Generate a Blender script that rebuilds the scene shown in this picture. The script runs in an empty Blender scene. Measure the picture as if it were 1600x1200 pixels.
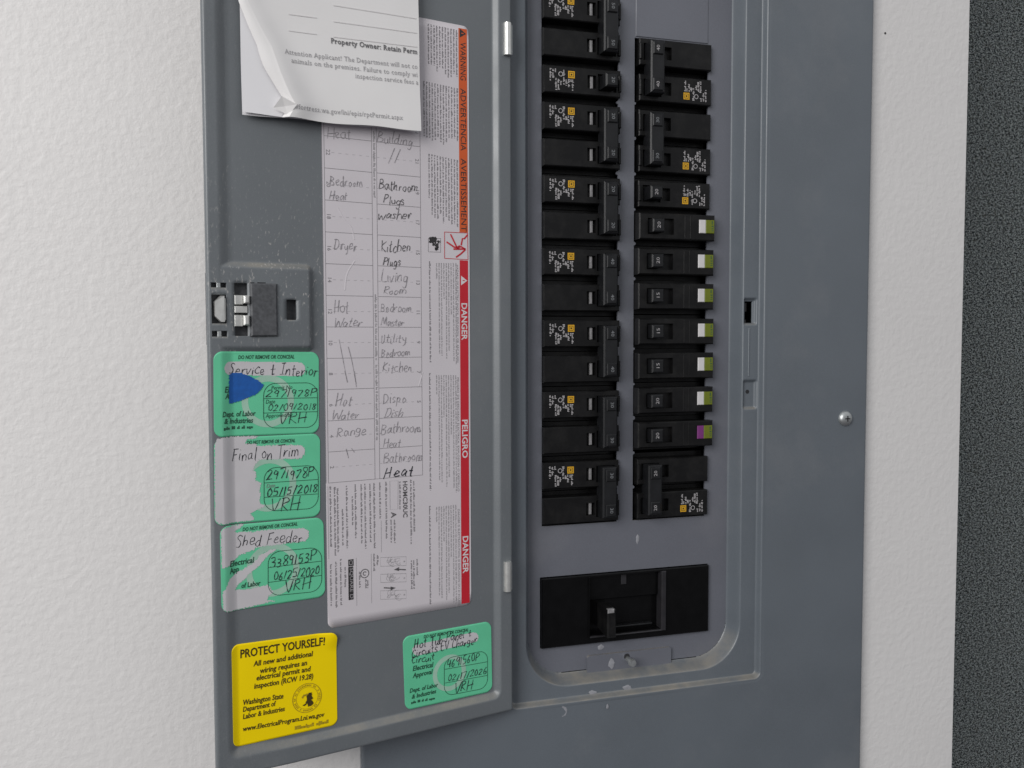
import bpy, math, random
from mathutils import Vector, Matrix, Quaternion

# ------------------------------------------------------------------ camera, light, exposure
S = 0.001                      # everything below is written in millimetres
ZOFF = 1500.0                  # height of the drawing origin above the floor
FPX = 1388.2251                # focal length in photo pixels (1600 wide)
CAM = Vector((-223.586, -596.022, -58.078))
RV = Vector((0.05067, -0.00986, 0.29187))
RM = Quaternion(RV.normalized(), RV.length).to_matrix()      # world -> (right, forward, up)
HY, DANG = -16.0, 0.23194      # hinge depth, opening angle of the door leaf

scene = bpy.context.scene
col = scene.collection
cd = bpy.data.cameras.new('camera')
cam = bpy.data.objects.new('camera', cd); col.objects.link(cam); scene.camera = cam
cd.sensor_width = 36.0; cd.lens = FPX / 1600 * 36.0; cd.clip_start = 0.01; cd.clip_end = 100
right, fwd, up = RM[0], RM[1], RM[2]
mw = Matrix(((right[0], up[0], -fwd[0], CAM[0]*S), (right[1], up[1], -fwd[1], CAM[1]*S),
             (right[2], up[2], -fwd[2], (CAM[2]+ZOFF)*S), (0, 0, 0, 1)))
cam.matrix_world = mw
scene.render.resolution_x, scene.render.resolution_y = 1024, 768
scene.view_settings.view_transform = 'Standard'; scene.view_settings.look = 'None'
scene.view_settings.exposure = 0.08; scene.view_settings.gamma = 1.0
scene.view_settings.use_curve_mapping = False
scene.render.filter_size = 1.5
scene.cycles.filter_width = 1.5

world = bpy.data.worlds.new('World'); scene.world = world; world.use_nodes = True
bg = world.node_tree.nodes['Background']
# soft light of the room: pale ceiling above, dark flooring below
wn = world.node_tree; tcw = wn.nodes.new('ShaderNodeTexCoord'); sxw = wn.nodes.new('ShaderNodeSeparateXYZ'); rw = wn.nodes.new('ShaderNodeValToRGB')
wn.links.new(tcw.outputs['Generated'], sxw.inputs[0])
mw_ = wn.nodes.new('ShaderNodeMapRange'); mw_.inputs[1].default_value = -1; mw_.inputs[2].default_value = 1
wn.links.new(sxw.outputs[2], mw_.inputs[0]); wn.links.new(mw_.outputs[0], rw.inputs[0])
rw.color_ramp.elements[0].position = 0.30; rw.color_ramp.elements[0].color = (0.13, 0.125, 0.14, 1)
rw.color_ramp.elements[1].position = 0.72; rw.color_ramp.elements[1].color = (0.95, 0.97, 1.0, 1)
wn.links.new(rw.outputs[0], bg.inputs[0]); bg.inputs[1].default_value = 0.52

def area(name, loc, target, sx, sy, power, colr):
    ld = bpy.data.lights.new(name, 'AREA'); ld.shape = 'RECTANGLE'; ld.size = sx; ld.size_y = sy
    ld.energy = power; ld.color = colr
    o = bpy.data.objects.new(name, ld); col.objects.link(o)
    o.location = loc; d = Vector(target) - Vector(loc); o.rotation_euler = d.to_track_quat('-Z', 'Y').to_euler()
    return o
area('window_light', (-1.65, -1.55, 2.20), (0, 0, 1.45), 1.2, 1.4, 37, (1.0, 0.985, 0.97))

# ------------------------------------------------------------------ pixels -> planes of the place
def ray(px, py):
    d = Vector(((px-800)/FPX, 1.0, (600-py)/FPX))
    return RM.transposed() @ d
def P(px, py, y=0.0):                       # on a plane parallel to the wall
    d = ray(px, py); t = (y-CAM[1])/d[1]; q = CAM + d*t
    return q[0], q[2]
HX = P(797, 600, HY)[0]
EX = Vector((math.cos(DANG), math.sin(DANG), 0)); EY = Vector((-math.sin(DANG), math.cos(DANG), 0))
HO = Vector((HX, HY, 0))
def D(px, py, yl=0.0):                      # on the door leaf (x leftwards negative, z)
    d = ray(px, py); t = (yl-(CAM-HO).dot(EY))/d.dot(EY); q = CAM + d*t - HO
    return q.dot(EX), q[2]

rnd = random.Random(7)
# ------------------------------------------------------------------ materials
def nodes(name):
    m = bpy.data.materials.new(name); m.use_nodes = True
    nt = m.node_tree; b = nt.nodes['Principled BSDF']
    return m, nt, b
def noise(nt, scale, detail=3, rough=0.5, coord='Object', vec=None):
    n = nt.nodes.new('ShaderNodeTexNoise'); n.inputs['Scale'].default_value = scale
    n.inputs['Detail'].default_value = detail; n.inputs['Roughness'].default_value = rough
    if vec is None:
        tc = nt.nodes.new('ShaderNodeTexCoord'); vec = tc.outputs[coord]
    nt.links.new(vec, n.inputs['Vector'])
    return n.outputs['Fac']
def ramp(nt, fac, stops):
    r = nt.nodes.new('ShaderNodeValToRGB'); el = r.color_ramp.elements
    while len(el) < len(stops): el.new(0.5)
    for e, (p, c) in zip(el, stops):
        e.position = p; e.color = (c, c, c, 1) if not isinstance(c, tuple) else (*c, 1)
    nt.links.new(fac, r.inputs['Fac']); return r.outputs['Color']
def math_(nt, op, a, b):
    n = nt.nodes.new('ShaderNodeMath'); n.operation = op; n.use_clamp = False
    for i, v in enumerate((a, b)):
        if isinstance(v, (int, float)): n.inputs[i].default_value = v
        else: nt.links.new(v, n.inputs[i])
    return n.outputs[0]
def mix(nt, fac, a, b):
    n = nt.nodes.new('ShaderNodeMix'); n.data_type = 'RGBA'
    for i, v in ((0, fac), (6, a), (7, b)):
        if isinstance(v, (int, float)): n.inputs[i].default_value = v
        elif isinstance(v, tuple): n.inputs[i].default_value = (*v, 1)
        else: nt.links.new(v, n.inputs[i])
    return n.outputs[2]
def bump(nt, b, h, strength, dist):
    n = nt.nodes.new('ShaderNodeBump'); n.inputs['Strength'].default_value = strength
    n.inputs['Distance'].default_value = dist; nt.links.new(h, n.inputs['Height'])
    nt.links.new(n.outputs[0], b.inputs['Normal'])
def plain(name, c, rough=0.6, var=0.12, scale=60, metal=0.0, bmp=0.0, spec=0.5):
    m, nt, b = nodes(name)
    f = noise(nt, scale, 4)
    nt.links.new(mix(nt, ramp(nt, f, [(0.3, 0.0), (0.7, 1.0)]), tuple(v*(1-var) for v in c), tuple(min(1, v*(1+var)) for v in c)), b.inputs['Base Color'])
    b.inputs['Roughness'].default_value = rough; b.inputs['Metallic'].default_value = metal
    b.inputs['Specular IOR Level'].default_value = spec
    if bmp: bump(nt, b, noise(nt, 900, 2), bmp, 0.0002)
    return m

def grey_paint(name, c, dust_amt, door=False):
    m, nt, b = nodes(name)
    base = mix(nt, ramp(nt, noise(nt, 14, 5), [(0.3, 0.0), (0.7, 1.0)]), tuple(v*0.93 for v in c), tuple(v*1.07 for v in c))
    geo = nt.nodes.new('ShaderNodeNewGeometry'); sep = nt.nodes.new('ShaderNodeSeparateXYZ')
    nt.links.new(geo.outputs['Normal'], sep.inputs[0])
    upf = ramp(nt, sep.outputs[2], [(0.18, 0.0), (0.62, 1.0)])
    dn = ramp(nt, noise(nt, 45, 5, 0.6), [(0.36, 0.15), (0.66, 1.0)])
    dust = math_(nt, 'MULTIPLY', math_(nt, 'MULTIPLY', upf, dn), dust_amt)
    base = mix(nt, dust, base, (0.34, 0.295, 0.225))
    grain = noise(nt, 1500, 2, 0.7)
    base = mix(nt, ramp(nt, grain, [(0.3, 0.0), (0.7, 0.16)]), base, tuple(v*1.9 for v in c))
    # pale smears and settled specks
    smear = ramp(nt, noise(nt, 9, 6, 0.65), [(0.54, 0.0), (0.76, 0.20)])
    base = mix(nt, smear, base, (0.30, 0.29, 0.29))
    if door:
        tc = nt.nodes.new('ShaderNodeTexCoord'); mp = nt.nodes.new('ShaderNodeMapping')
        mp.inputs['Rotation'].default_value = (0, math.radians(38), 0); mp.inputs['Scale'].default_value = (1.0, 1, 0.45)
        nt.links.new(tc.outputs['Object'], mp.inputs[0])
        sp = ramp(nt, noise(nt, 620, 2, 0.6, vec=mp.outputs[0]), [(0.60, 0.0), (0.72, 1.0)])
        pos = nt.nodes.new('ShaderNodeVectorMath'); pos.operation = 'DISTANCE'
        nt.links.new(tc.outputs['Object'], pos.inputs[0]); pos.inputs[1].default_value = (-0.152, 0, -0.030)
        reg = ramp(nt, pos.outputs['Value'], [(0.02, 1.0), (0.085, 0.0)])
        big = ramp(nt, noise(nt, 30, 3), [(0.40, 0.0), (0.62, 1.0)])
        amt = math_(nt, 'MULTIPLY', sp, math_(nt, 'ADD', math_(nt, 'MULTIPLY', reg, math_(nt, 'ADD', math_(nt, 'MULTIPLY', big, 0.5), 0.2)), 0.05))
        base = mix(nt, amt, base, (0.55, 0.53, 0.50))
    nt.links.new(base, b.inputs['Base Color'])
    nt.links.new(ramp(nt, noise(nt, 20, 4), [(0.3, 0.32), (0.7, 0.50)]), b.inputs['Roughness'])
    b.inputs['Specular IOR Level'].default_value = 0.7
    h = math_(nt, 'ADD', math_(nt, 'MULTIPLY', noise(nt, 700, 2), 0.35), noise(nt, 25, 2))
    bump(nt, b, h, 0.16, 0.0006)
    return m

def wall_paint():
    m, nt, b = nodes('white_wall_paint')
    nt.links.new(mix(nt, ramp(nt, noise(nt, 5, 5, 0.6), [(0.35, 0.0), (0.7, 1.0)]), (0.733, 0.716, 0.706), (0.768, 0.752, 0.741)), b.inputs['Base Color'])
    b.inputs['Roughness'].default_value = 0.55
    n1 = noise(nt, 195, 3, 0.5); n2 = noise(nt, 420, 2, 0.5); n3 = noise(nt, 60, 2, 0.5)
    h = math_(nt, 'ADD', math_(nt, 'ADD', ramp(nt, n1, [(0.38, 0.0), (0.66, 1.0)]), math_(nt, 'MULTIPLY', n2, 0.5)), math_(nt, 'MULTIPLY', n3, 0.6))
    bump(nt, b, h, 0.25, 0.0006)
    return m
def speckle():
    m, nt, b = nodes('charcoal_speckle')
    tc = nt.nodes.new('ShaderNodeTexCoord'); mp = nt.nodes.new('ShaderNodeMapping'); mp.inputs['Scale'].default_value = (0.62, 1, 1); mp.inputs['Rotation'].default_value = (0, 0.35, 0)
    nt.links.new(tc.outputs['Object'], mp.inputs[0])
    f = noise(nt, 500, 6, 0.85, vec=mp.outputs[0]); g = noise(nt, 1000, 2, 0.7, vec=mp.outputs[0])
    s = math_(nt, 'ADD', math_(nt, 'MULTIPLY', f, 0.7), math_(nt, 'MULTIPLY', g, 0.3))
    c = ramp(nt, s, [(0.44, (0.004, 0.006, 0.008)), (0.485, (0.070, 0.085, 0.090)), (0.54, (0.46, 0.50, 0.49))])
    c = mix(nt, ramp(nt, noise(nt, 260, 2), [(0.55, 0.0), (0.72, 0.45)]), c, (0.06, 0.052, 0.03))
    nt.links.new(c, b.inputs['Base Color']); b.inputs['Roughness'].default_value = 0.95
    b.inputs['Specular IOR Level'].default_value = 0.1
    bump(nt, b, s, 0.9, 0.004)
    return m

M = {}
M['wall'] = wall_paint(); M['speckle'] = speckle()
M['cover'] = grey_paint('grey_enamel_cover', (0.119, 0.136, 0.155), 0.62)
M['dead'] = grey_paint('grey_enamel_deadfront', (0.130, 0.136, 0.160), 0.6)
M['door'] = grey_paint('grey_enamel_door', (0.136, 0.149, 0.160), 0.5, True)
M['slide'] = plain('grey_latch_plastic', (0.085, 0.088, 0.095), 0.5, 0.25, 500)
M['black'] = plain('black_moulded_plastic', (0.0075, 0.0073, 0.0078), 0.36, 0.3, 120, bmp=0.25, spec=0.3)
def black_plastic(name, c, rough, spec):
    m, nt, b = nodes(name)
    oi = nt.nodes.new('ShaderNodeObjectInfo'); tc = nt.nodes.new('ShaderNodeTexCoord')
    off = nt.nodes.new('ShaderNodeVectorMath'); off.operation = 'ADD'
    cb = nt.nodes.new('ShaderNodeCombineXYZ'); nt.links.new(oi.outputs['Random'], cb.inputs[0]); nt.links.new(oi.outputs['Random'], cb.inputs[2])
    nt.links.new(tc.outputs['Object'], off.inputs[0]); nt.links.new(cb.outputs[0], off.inputs[1]); v = off.outputs[0]
    dust = ramp(nt, noise(nt, 60, 6, 0.7, vec=v), [(0.46, 0.0), (0.75, 0.09)])
    sc = ramp(nt, noise(nt, 350, 4, 0.8, vec=v), [(0.66, 0.0), (0.74, 0.25)])
    base = mix(nt, dust, c, (0.13, 0.125, 0.12)); base = mix(nt, sc, base, (0.07, 0.07, 0.07))
    nt.links.new(base, b.inputs['Base Color'])
    nt.links.new(ramp(nt, noise(nt, 90, 4, vec=v), [(0.3, rough-.08), (0.7, rough+.10)]), b.inputs['Roughness'])
    b.inputs['Specular IOR Level'].default_value = spec
    bump(nt, b, noise(nt, 900, 2, vec=v), .25, .0002)
    return m
M['black'] = black_plastic('black_moulded_plastic_worn', (0.0055, 0.0054, 0.0058), 0.36, 0.3)
M['blackh'] = plain('black_handle_plastic', (0.011, 0.0115, 0.013), 0.36, 0.25, 150, bmp=0.2, spec=0.4)
M['blackgloss'] = plain('black_glossy_plastic', (0.003, 0.003, 0.0033), 0.25, 0.3, 120, spec=0.25)
M['bezel'] = plain('bezel_sheen_indicator_grey', (0.024, 0.023, 0.026), 0.3, 0.2, 150)  # lighter than the body: bezel lips' reflected light in the colour; also indicator grey
M['metal'] = plain('zinc_metal', (0.80, 0.80, 0.77), 0.30, 0.1, 200, metal=0.75)
M['screw'] = plain('grey_screw_metal', (0.50, 0.52, 0.52), 0.38, 0.12, 300, metal=0.8)
M['flag'] = plain('pale_indicator_bar', (0.24, 0.235, 0.24), 0.4, 0.2, 400)
M['dark'] = plain('dark_enclosure', (0.02, 0.02, 0.022), 0.8, 0.1, 20)
M['label'] = plain('pale_label_film', (0.66, 0.62, 0.65), 0.42, 0.03, 25)
M['paper'] = plain('white_paper', (0.81, 0.795, 0.79), 0.85, 0.02, 40)
M['paperw'] = plain('bright_blank_paper', (0.84, 0.83, 0.85), 0.85, 0.015, 40)
M['green'] = plain('green_sticker_film', (0.135, 0.60, 0.345), 0.5, 0.06, 40)
M['pale'] = plain('pale_sticker_backing', (0.58, 0.56, 0.58), 0.6, 0.05, 60)
M['ring'] = plain('pale_green_print', (0.36, 0.57, 0.45), 0.5, 0.10, 80)
M['yellow'] = plain('yellow_sticker_film', (0.97, 0.72, 0.0), 0.55, 0.03, 30, spec=0.2)
M['ylogo'] = plain('amber_print', (0.70, 0.38, 0.015), 0.5, 0.08, 200)
M['ydark'] = plain('olive_seal_print', (0.42, 0.30, 0.01), 0.5, 0.25, 600)
M['blue'] = plain('blue_tape', (0.006, 0.095, 0.38), 0.7, 0.12, 300)
M['ink'] = plain('black_print', (0.030, 0.028, 0.030), 0.5, 0.1, 200)
M['inkg'] = plain('dark_green_print', (0.02, 0.085, 0.05), 0.5, 0.1, 200)
M['inky'] = plain('brown_black_print', (0.055, 0.036, 0.004), 0.5, 0.1, 200)
M['grey1'] = plain('grey_print', (0.24, 0.225, 0.24), 0.5, 0.1, 200)
M['grey2'] = plain('light_grey_print', (0.36, 0.345, 0.36), 0.5, 0.1, 200)
M['pencil'] = plain('pencil_graphite', (0.31, 0.29, 0.31), 0.5, 0.35, 900)
M['pencild'] = plain('dark_pencil_graphite', (0.115, 0.108, 0.115), 0.5, 0.4, 900)
M['pen'] = plain('ballpoint_ink', (0.022, 0.024, 0.032), 0.5, 0.2, 600)
M['papertxt'] = plain('toner_grey', (0.40, 0.39, 0.40), 0.7, 0.15, 500)
M['papertxtd'] = plain('toner_dark', (0.16, 0.155, 0.16), 0.7, 0.15, 500)
M['rule'] = plain('pale_rule_print', (0.74, 0.72, 0.72), 0.8, 0.03, 200)
M['red'] = plain('red_print', (0.56, 0.016, 0.030), 0.42, 0.05, 60)
M['orange'] = plain('orange_print', (0.64, 0.105, 0.022), 0.42, 0.05, 60)
M['white'] = plain('white_print', (0.70, 0.68, 0.69), 0.5, 0.05, 200)
M['mtext'] = plain('white_pad_print', (0.40, 0.385, 0.39), 0.5, 0.3, 500)
M['num'] = plain('dim_white_numerals', (0.20, 0.21, 0.22), 0.5, 0.2, 500)
M['lime'] = plain('lime_test_button', (0.145, 0.175, 0.010), 0.5, 0.08, 200)
M['purple'] = plain('purple_test_button', (0.19, 0.03, 0.18), 0.5, 0.08, 200)
M['butw'] = plain('white_button_patch', (0.66, 0.64, 0.64), 0.5, 0.04, 200)
M['spot'] = plain('wall_paint_splash', (0.29, 0.295, 0.32), 0.6, 0.15, 300)

# ------------------------------------------------------------------ object helpers
ORG = {}
def thing(name, label, cat, org=(0, 0, 0), leaf=False, group=None):
    """Empty at a thing's base. org in mm: world frame, or door-leaf frame when leaf=True."""
    o = bpy.data.objects.new(name, None); col.objects.link(o); o.empty_display_size = 0.02
    v = Vector(org)
    if leaf:
        w = HO + EX*v[0] + EY*v[1] + Vector((0, 0, v[2])); o.rotation_euler = (0, 0, DANG)
    else: w = v
    o.location = (w[0]*S, w[1]*S, (w[2]+ZOFF)*S)
    o['label'] = label; o['category'] = cat
    if group: o['group'] = group
    ORG[o.name] = v
    return o
def mesh_data(name, verts, faces, org=Vector((0, 0, 0)), smooth=False):
    me = bpy.data.meshes.new(name)
    me.from_pydata([((v[0]-org[0])*S, (v[1]-org[1])*S, (v[2]-org[2])*S) for v in verts], [], faces)
    me.update()
    if smooth: me.polygons.foreach_set('use_smooth', [True]*len(me.polygons))
    return me
def obj(name, verts, faces, mat, parent=None, smooth=False, label=None):
    root = parent
    while root is not None and root.parent is not None: root = root.parent
    org = ORG[root.name] if root is not None else Vector((0, 0, -ZOFF))
    me = mesh_data(name, verts, faces, org, smooth); me.materials.append(M[mat])
    o = bpy.data.objects.new(name, me); col.objects.link(o)
    if parent is not None: o.parent = parent
    if label: o['label'] = label
    return o
def add(dst, src):
    n = len(dst[0]); dst[0].extend(src[0]); dst[1].extend([tuple(i+n for i in f) for f in src[1]])
    return dst
def new(): return [[], []]
def box(x0, x1, y0, y1, z0, z1, c=0.0):
    """block whose front (small y) edge is chamfered by c"""
    v = []
    def ring(e, y): v.extend([(x0+e, y, z0+e), (x1-e, y, z0+e), (x1-e, y, z1-e), (x0+e, y, z1-e)])
    ring(0, y1)
    if c: ring(0, y0+c); ring(c, y0)
    else: ring(0, y0)
    f = [(3, 2, 1, 0)]
    n = len(v)//4
    for k in range(n-1):
        a = 4*k
        for i in range(4):
            j = (i+1) % 4; f.append((a+i, a+j, a+4+j, a+4+i))
    a = 4*(n-1); f.append((a, a+1, a+2, a+3))
    return [v, f]
def cyl(cx, cy, cz, r, h, axis='z', n=16, r2=None):
    v = []; r2 = r if r2 is None else r2
    for k, rr in ((0, r), (1, r2)):
        for i in range(n):
            a = 2*math.pi*i/n; c, s = math.cos(a)*rr, math.sin(a)*rr; t = k*h
            v.append({'z': (cx+c, cy+s, cz+t), 'y': (cx+c, cy+t, cz+s), 'x': (cx+t, cy+c, cz+s)}[axis])
    f = [(i, (i+1) % n, n+(i+1) % n, n+i) for i in range(n)] + [tuple(range(n-1, -1, -1)), tuple(range(n, 2*n))]
    return [v, f]
def plate(x0, x1, z0, z1, y0, y1, holes, c=0.6):
    """block with rectangular pockets: holes = (hx0,hx1,hz0,hz1,depth or None for through)"""
    xs = sorted({x0+c, x1-c, *[h[0] for h in holes], *[h[1] for h in holes]})
    zs = sorted({z0+c, z1-c, *[h[2] for h in holes], *[h[3] for h in holes]})
    v, f, idx = [], [], {}
    def vid(x, y, z):
        k = (round(x, 4), round(y, 4), round(z, 4))
        if k not in idx: idx[k] = len(v); v.append((x, y, z))
        return idx[k]
    def inh(x, z):
        for h in holes:
            if h[0] < x < h[1] and h[2] < z < h[3]: return h
    for i in range(len(xs)-1):
        for j in range(len(zs)-1):
            a, b, p, q = xs[i], xs[i+1], zs[j], zs[j+1]
            h = inh((a+b)/2, (p+q)/2)
            if h is None: f.append((vid(a, y0, p), vid(b, y0, p), vid(b, y0, q), vid(a, y0, q)))
    for h in holes:
        d = h[4]; yb = y1 if d is None else y0+d
        sx = [x for x in xs if h[0] <= x <= h[1]]; sz = [z for z in zs if h[2] <= z <= h[3]]
        lp = [(x, h[2]) for x in sx] + [(h[1], z) for z in sz[1:]] + [(x, h[3]) for x in reversed(sx[:-1])] + [(h[0], z) for z in reversed(sz[1:-1])]
        for k in range(len(lp)):
            a, b = lp[k], lp[(k+1) % len(lp)]
            f.append((vid(a[0], y0, a[1]), vid(a[0], yb, a[1]), vid(b[0], yb, b[1]), vid(b[0], y0, b[1])))
        if d is not None: f.append(tuple(vid(a[0], yb, a[1]) for a in lp))
    lp = [(x, zs[0]) for x in xs] + [(xs[-1], z) for z in zs[1:]] + [(x, zs[-1]) for x in reversed(xs[:-1])] + [(xs[0], z) for z in reversed(zs[1:-1])]
    def outp(q):
        x, z = q
        return (x0 if x == xs[0] else x1 if x == xs[-1] else x, z0 if z == zs[0] else z1 if z == zs[-1] else z)
    for k in range(len(lp)):
        a, b = lp[k], lp[(k+1) % len(lp)]; A, B = outp(a), outp(b)
        f.append((vid(b[0], y0, b[1]), vid(a[0], y0, a[1]), vid(A[0], y0+c, A[1]), vid(B[0], y0+c, B[1])))
        f.append((vid(B[0], y0+c, B[1]), vid(A[0], y0+c, A[1]), vid(A[0], y1, A[1]), vid(B[0], y1, B[1])))
    return [v, f]
def lines(segs):
    """grid lines from (start, stop, step) segments"""
    s = set()
    for a, b, d in segs:
        n = max(1, round((b-a)/d))
        for i in range(n+1): s.add(round(a+(b-a)*i/n, 3))
    return sorted(s)
def hfield(xs, zs, fn, skip, thick):
    v, f, idx = [], [], {}
    nx, nz = len(xs), len(zs)
    cells = [[not skip((xs[i]+xs[i+1])/2, (zs[j]+zs[j+1])/2) for j in range(nz-1)] for i in range(nx-1)]
    def vid(i, j, b):
        k = (i, j, b)
        if k not in idx:
            idx[k] = len(v); v.append((xs[i], fn(xs[i], zs[j]) + (thick if b else 0), zs[j]))
        return idx[k]
    for i in range(nx-1):
        for j in range(nz-1):
            if not cells[i][j]: continue
            f.append((vid(i, j, 0), vid(i+1, j, 0), vid(i+1, j+1, 0), vid(i, j+1, 0)))
            for (di, dj, a, b) in ((0, -1, (i, j), (i+1, j)), (1, 0, (i+1, j), (i+1, j+1)), (0, 1, (i+1, j+1), (i, j+1)), (-1, 0, (i, j+1), (i, j))):
                ii, jj = i+di, j+dj
                if not (0 <= ii < nx-1 and 0 <= jj < nz-1 and cells[ii][jj]):
                    f.append((vid(*b, 0), vid(*a, 0), vid(*a, 1), vid(*b, 1)))
    return [v, f]
def sd_rr(x, z, x0, x1, z0, z1, r):
    cx, cz = (x0+x1)/2, (z0+z1)/2; qx = abs(x-cx)-(x1-x0)/2+r; qz = abs(z-cz)-(z1-z0)/2+r
    return math.hypot(max(qx, 0), max(qz, 0)) + min(max(qx, qz), 0) - r
def ss(t): t = max(0, min(1, t)); return t*t*(3-2*t)
def soft(t):                                   # straight flank, rounded ends
    t = max(0, min(1, t)); return 0.55*t + 0.45*ss(t)

# ------------------------------------------------------------------ glyphs for printed text
CH = "ABCDEFGHIJKLMNOPQRSTUVWXYZ0123456789abcdefghijklmnopqrstuvwxyz!&.:,-/()'"
def load_glyphs():
    out = {}
    tmp = []
    for w, off in (('r', 0.0), ('b', 0.022)):
        for s in [c for c in CH] + ['|'+c+'|' for c in CH] + ['||']:
            cu = bpy.data.curves.new('tmp', 'FONT'); cu.body = s; cu.resolution_u = 2; cu.offset = off if len(s) == 1 else 0
            o = bpy.data.objects.new('tmp', cu); col.objects.link(o); tmp.append((w, s, o))
    dg = bpy.context.evaluated_depsgraph_get(); wid = {}
    for w, s, o in tmp:
        me = o.evaluated_get(dg).to_mesh()
        vs = [tuple(v.co) for v in me.vertices]; xs = [v[0] for v in vs]
        if len(s) == 1: out[(w, s)] = ([(v[0], v[1]) for v in vs], [tuple(p.vertices) for p in me.polygons])
        else: wid[(w, s)] = max(xs)-min(xs)
        o.evaluated_get(dg).to_mesh_clear()
    adv = {}
    for w in 'rb':
        for c in CH: adv[(w, c)] = wid[(w, '|'+c+'|')] - wid[(w, '||')]
        adv[(w, ' ')] = 0.30
    for w, s, o in tmp:
        cu = o.data; bpy.data.objects.remove(o); bpy.data.curves.remove(cu)
    return out, adv
GL, ADV = load_glyphs()
def serif(g):
    v, f = list(g[0]), list(g[1]); ys = [p[1] for p in v]
    for lev, up in ((0.0, 1), (max(ys), -1), (min(ys), 1)):
        xs_ = sorted(p[0] for p in g[0] if abs(p[1]-lev) < .012); run = []
        for x in xs_+[99]:
            if run and x-run[-1] > .075:
                if run[-1]-run[0] < .15:
                    a, b = run[0]-.055, run[-1]+.055; n = len(v)
                    v += [(a, lev), (b, lev), (b, lev+up*.04), (a, lev+up*.04)]; f.append((n, n+1, n+2, n+3) if up > 0 else (n+3, n+2, n+1, n))
                run = []
            run.append(x)
    return v, f
for c_ in CH:
    for w_, n_ in (('r', 's'), ('b', 'S')):
        GL[(n_, c_)] = serif(GL[(w_, c_)]) if c_.isalnum() else GL[(w_, c_)]; ADV[(n_, c_)] = ADV[(w_, c_)]+.05
ADV[('s', ' ')] = ADV[('S', ' ')] = .30
def text2d(s, w='r', italic=0.0):
    v, f, x = [], [], 0.0
    for c in s:
        if c != ' ':
            g = GL[(w, c)]; n = len(v)
            v.extend([(x+p[0]+italic*p[1], p[1]) for p in g[0]]); f.extend([tuple(i+n for i in q) for q in g[1]])
        x += ADV[(w, c)]
    return v, f, x
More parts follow.
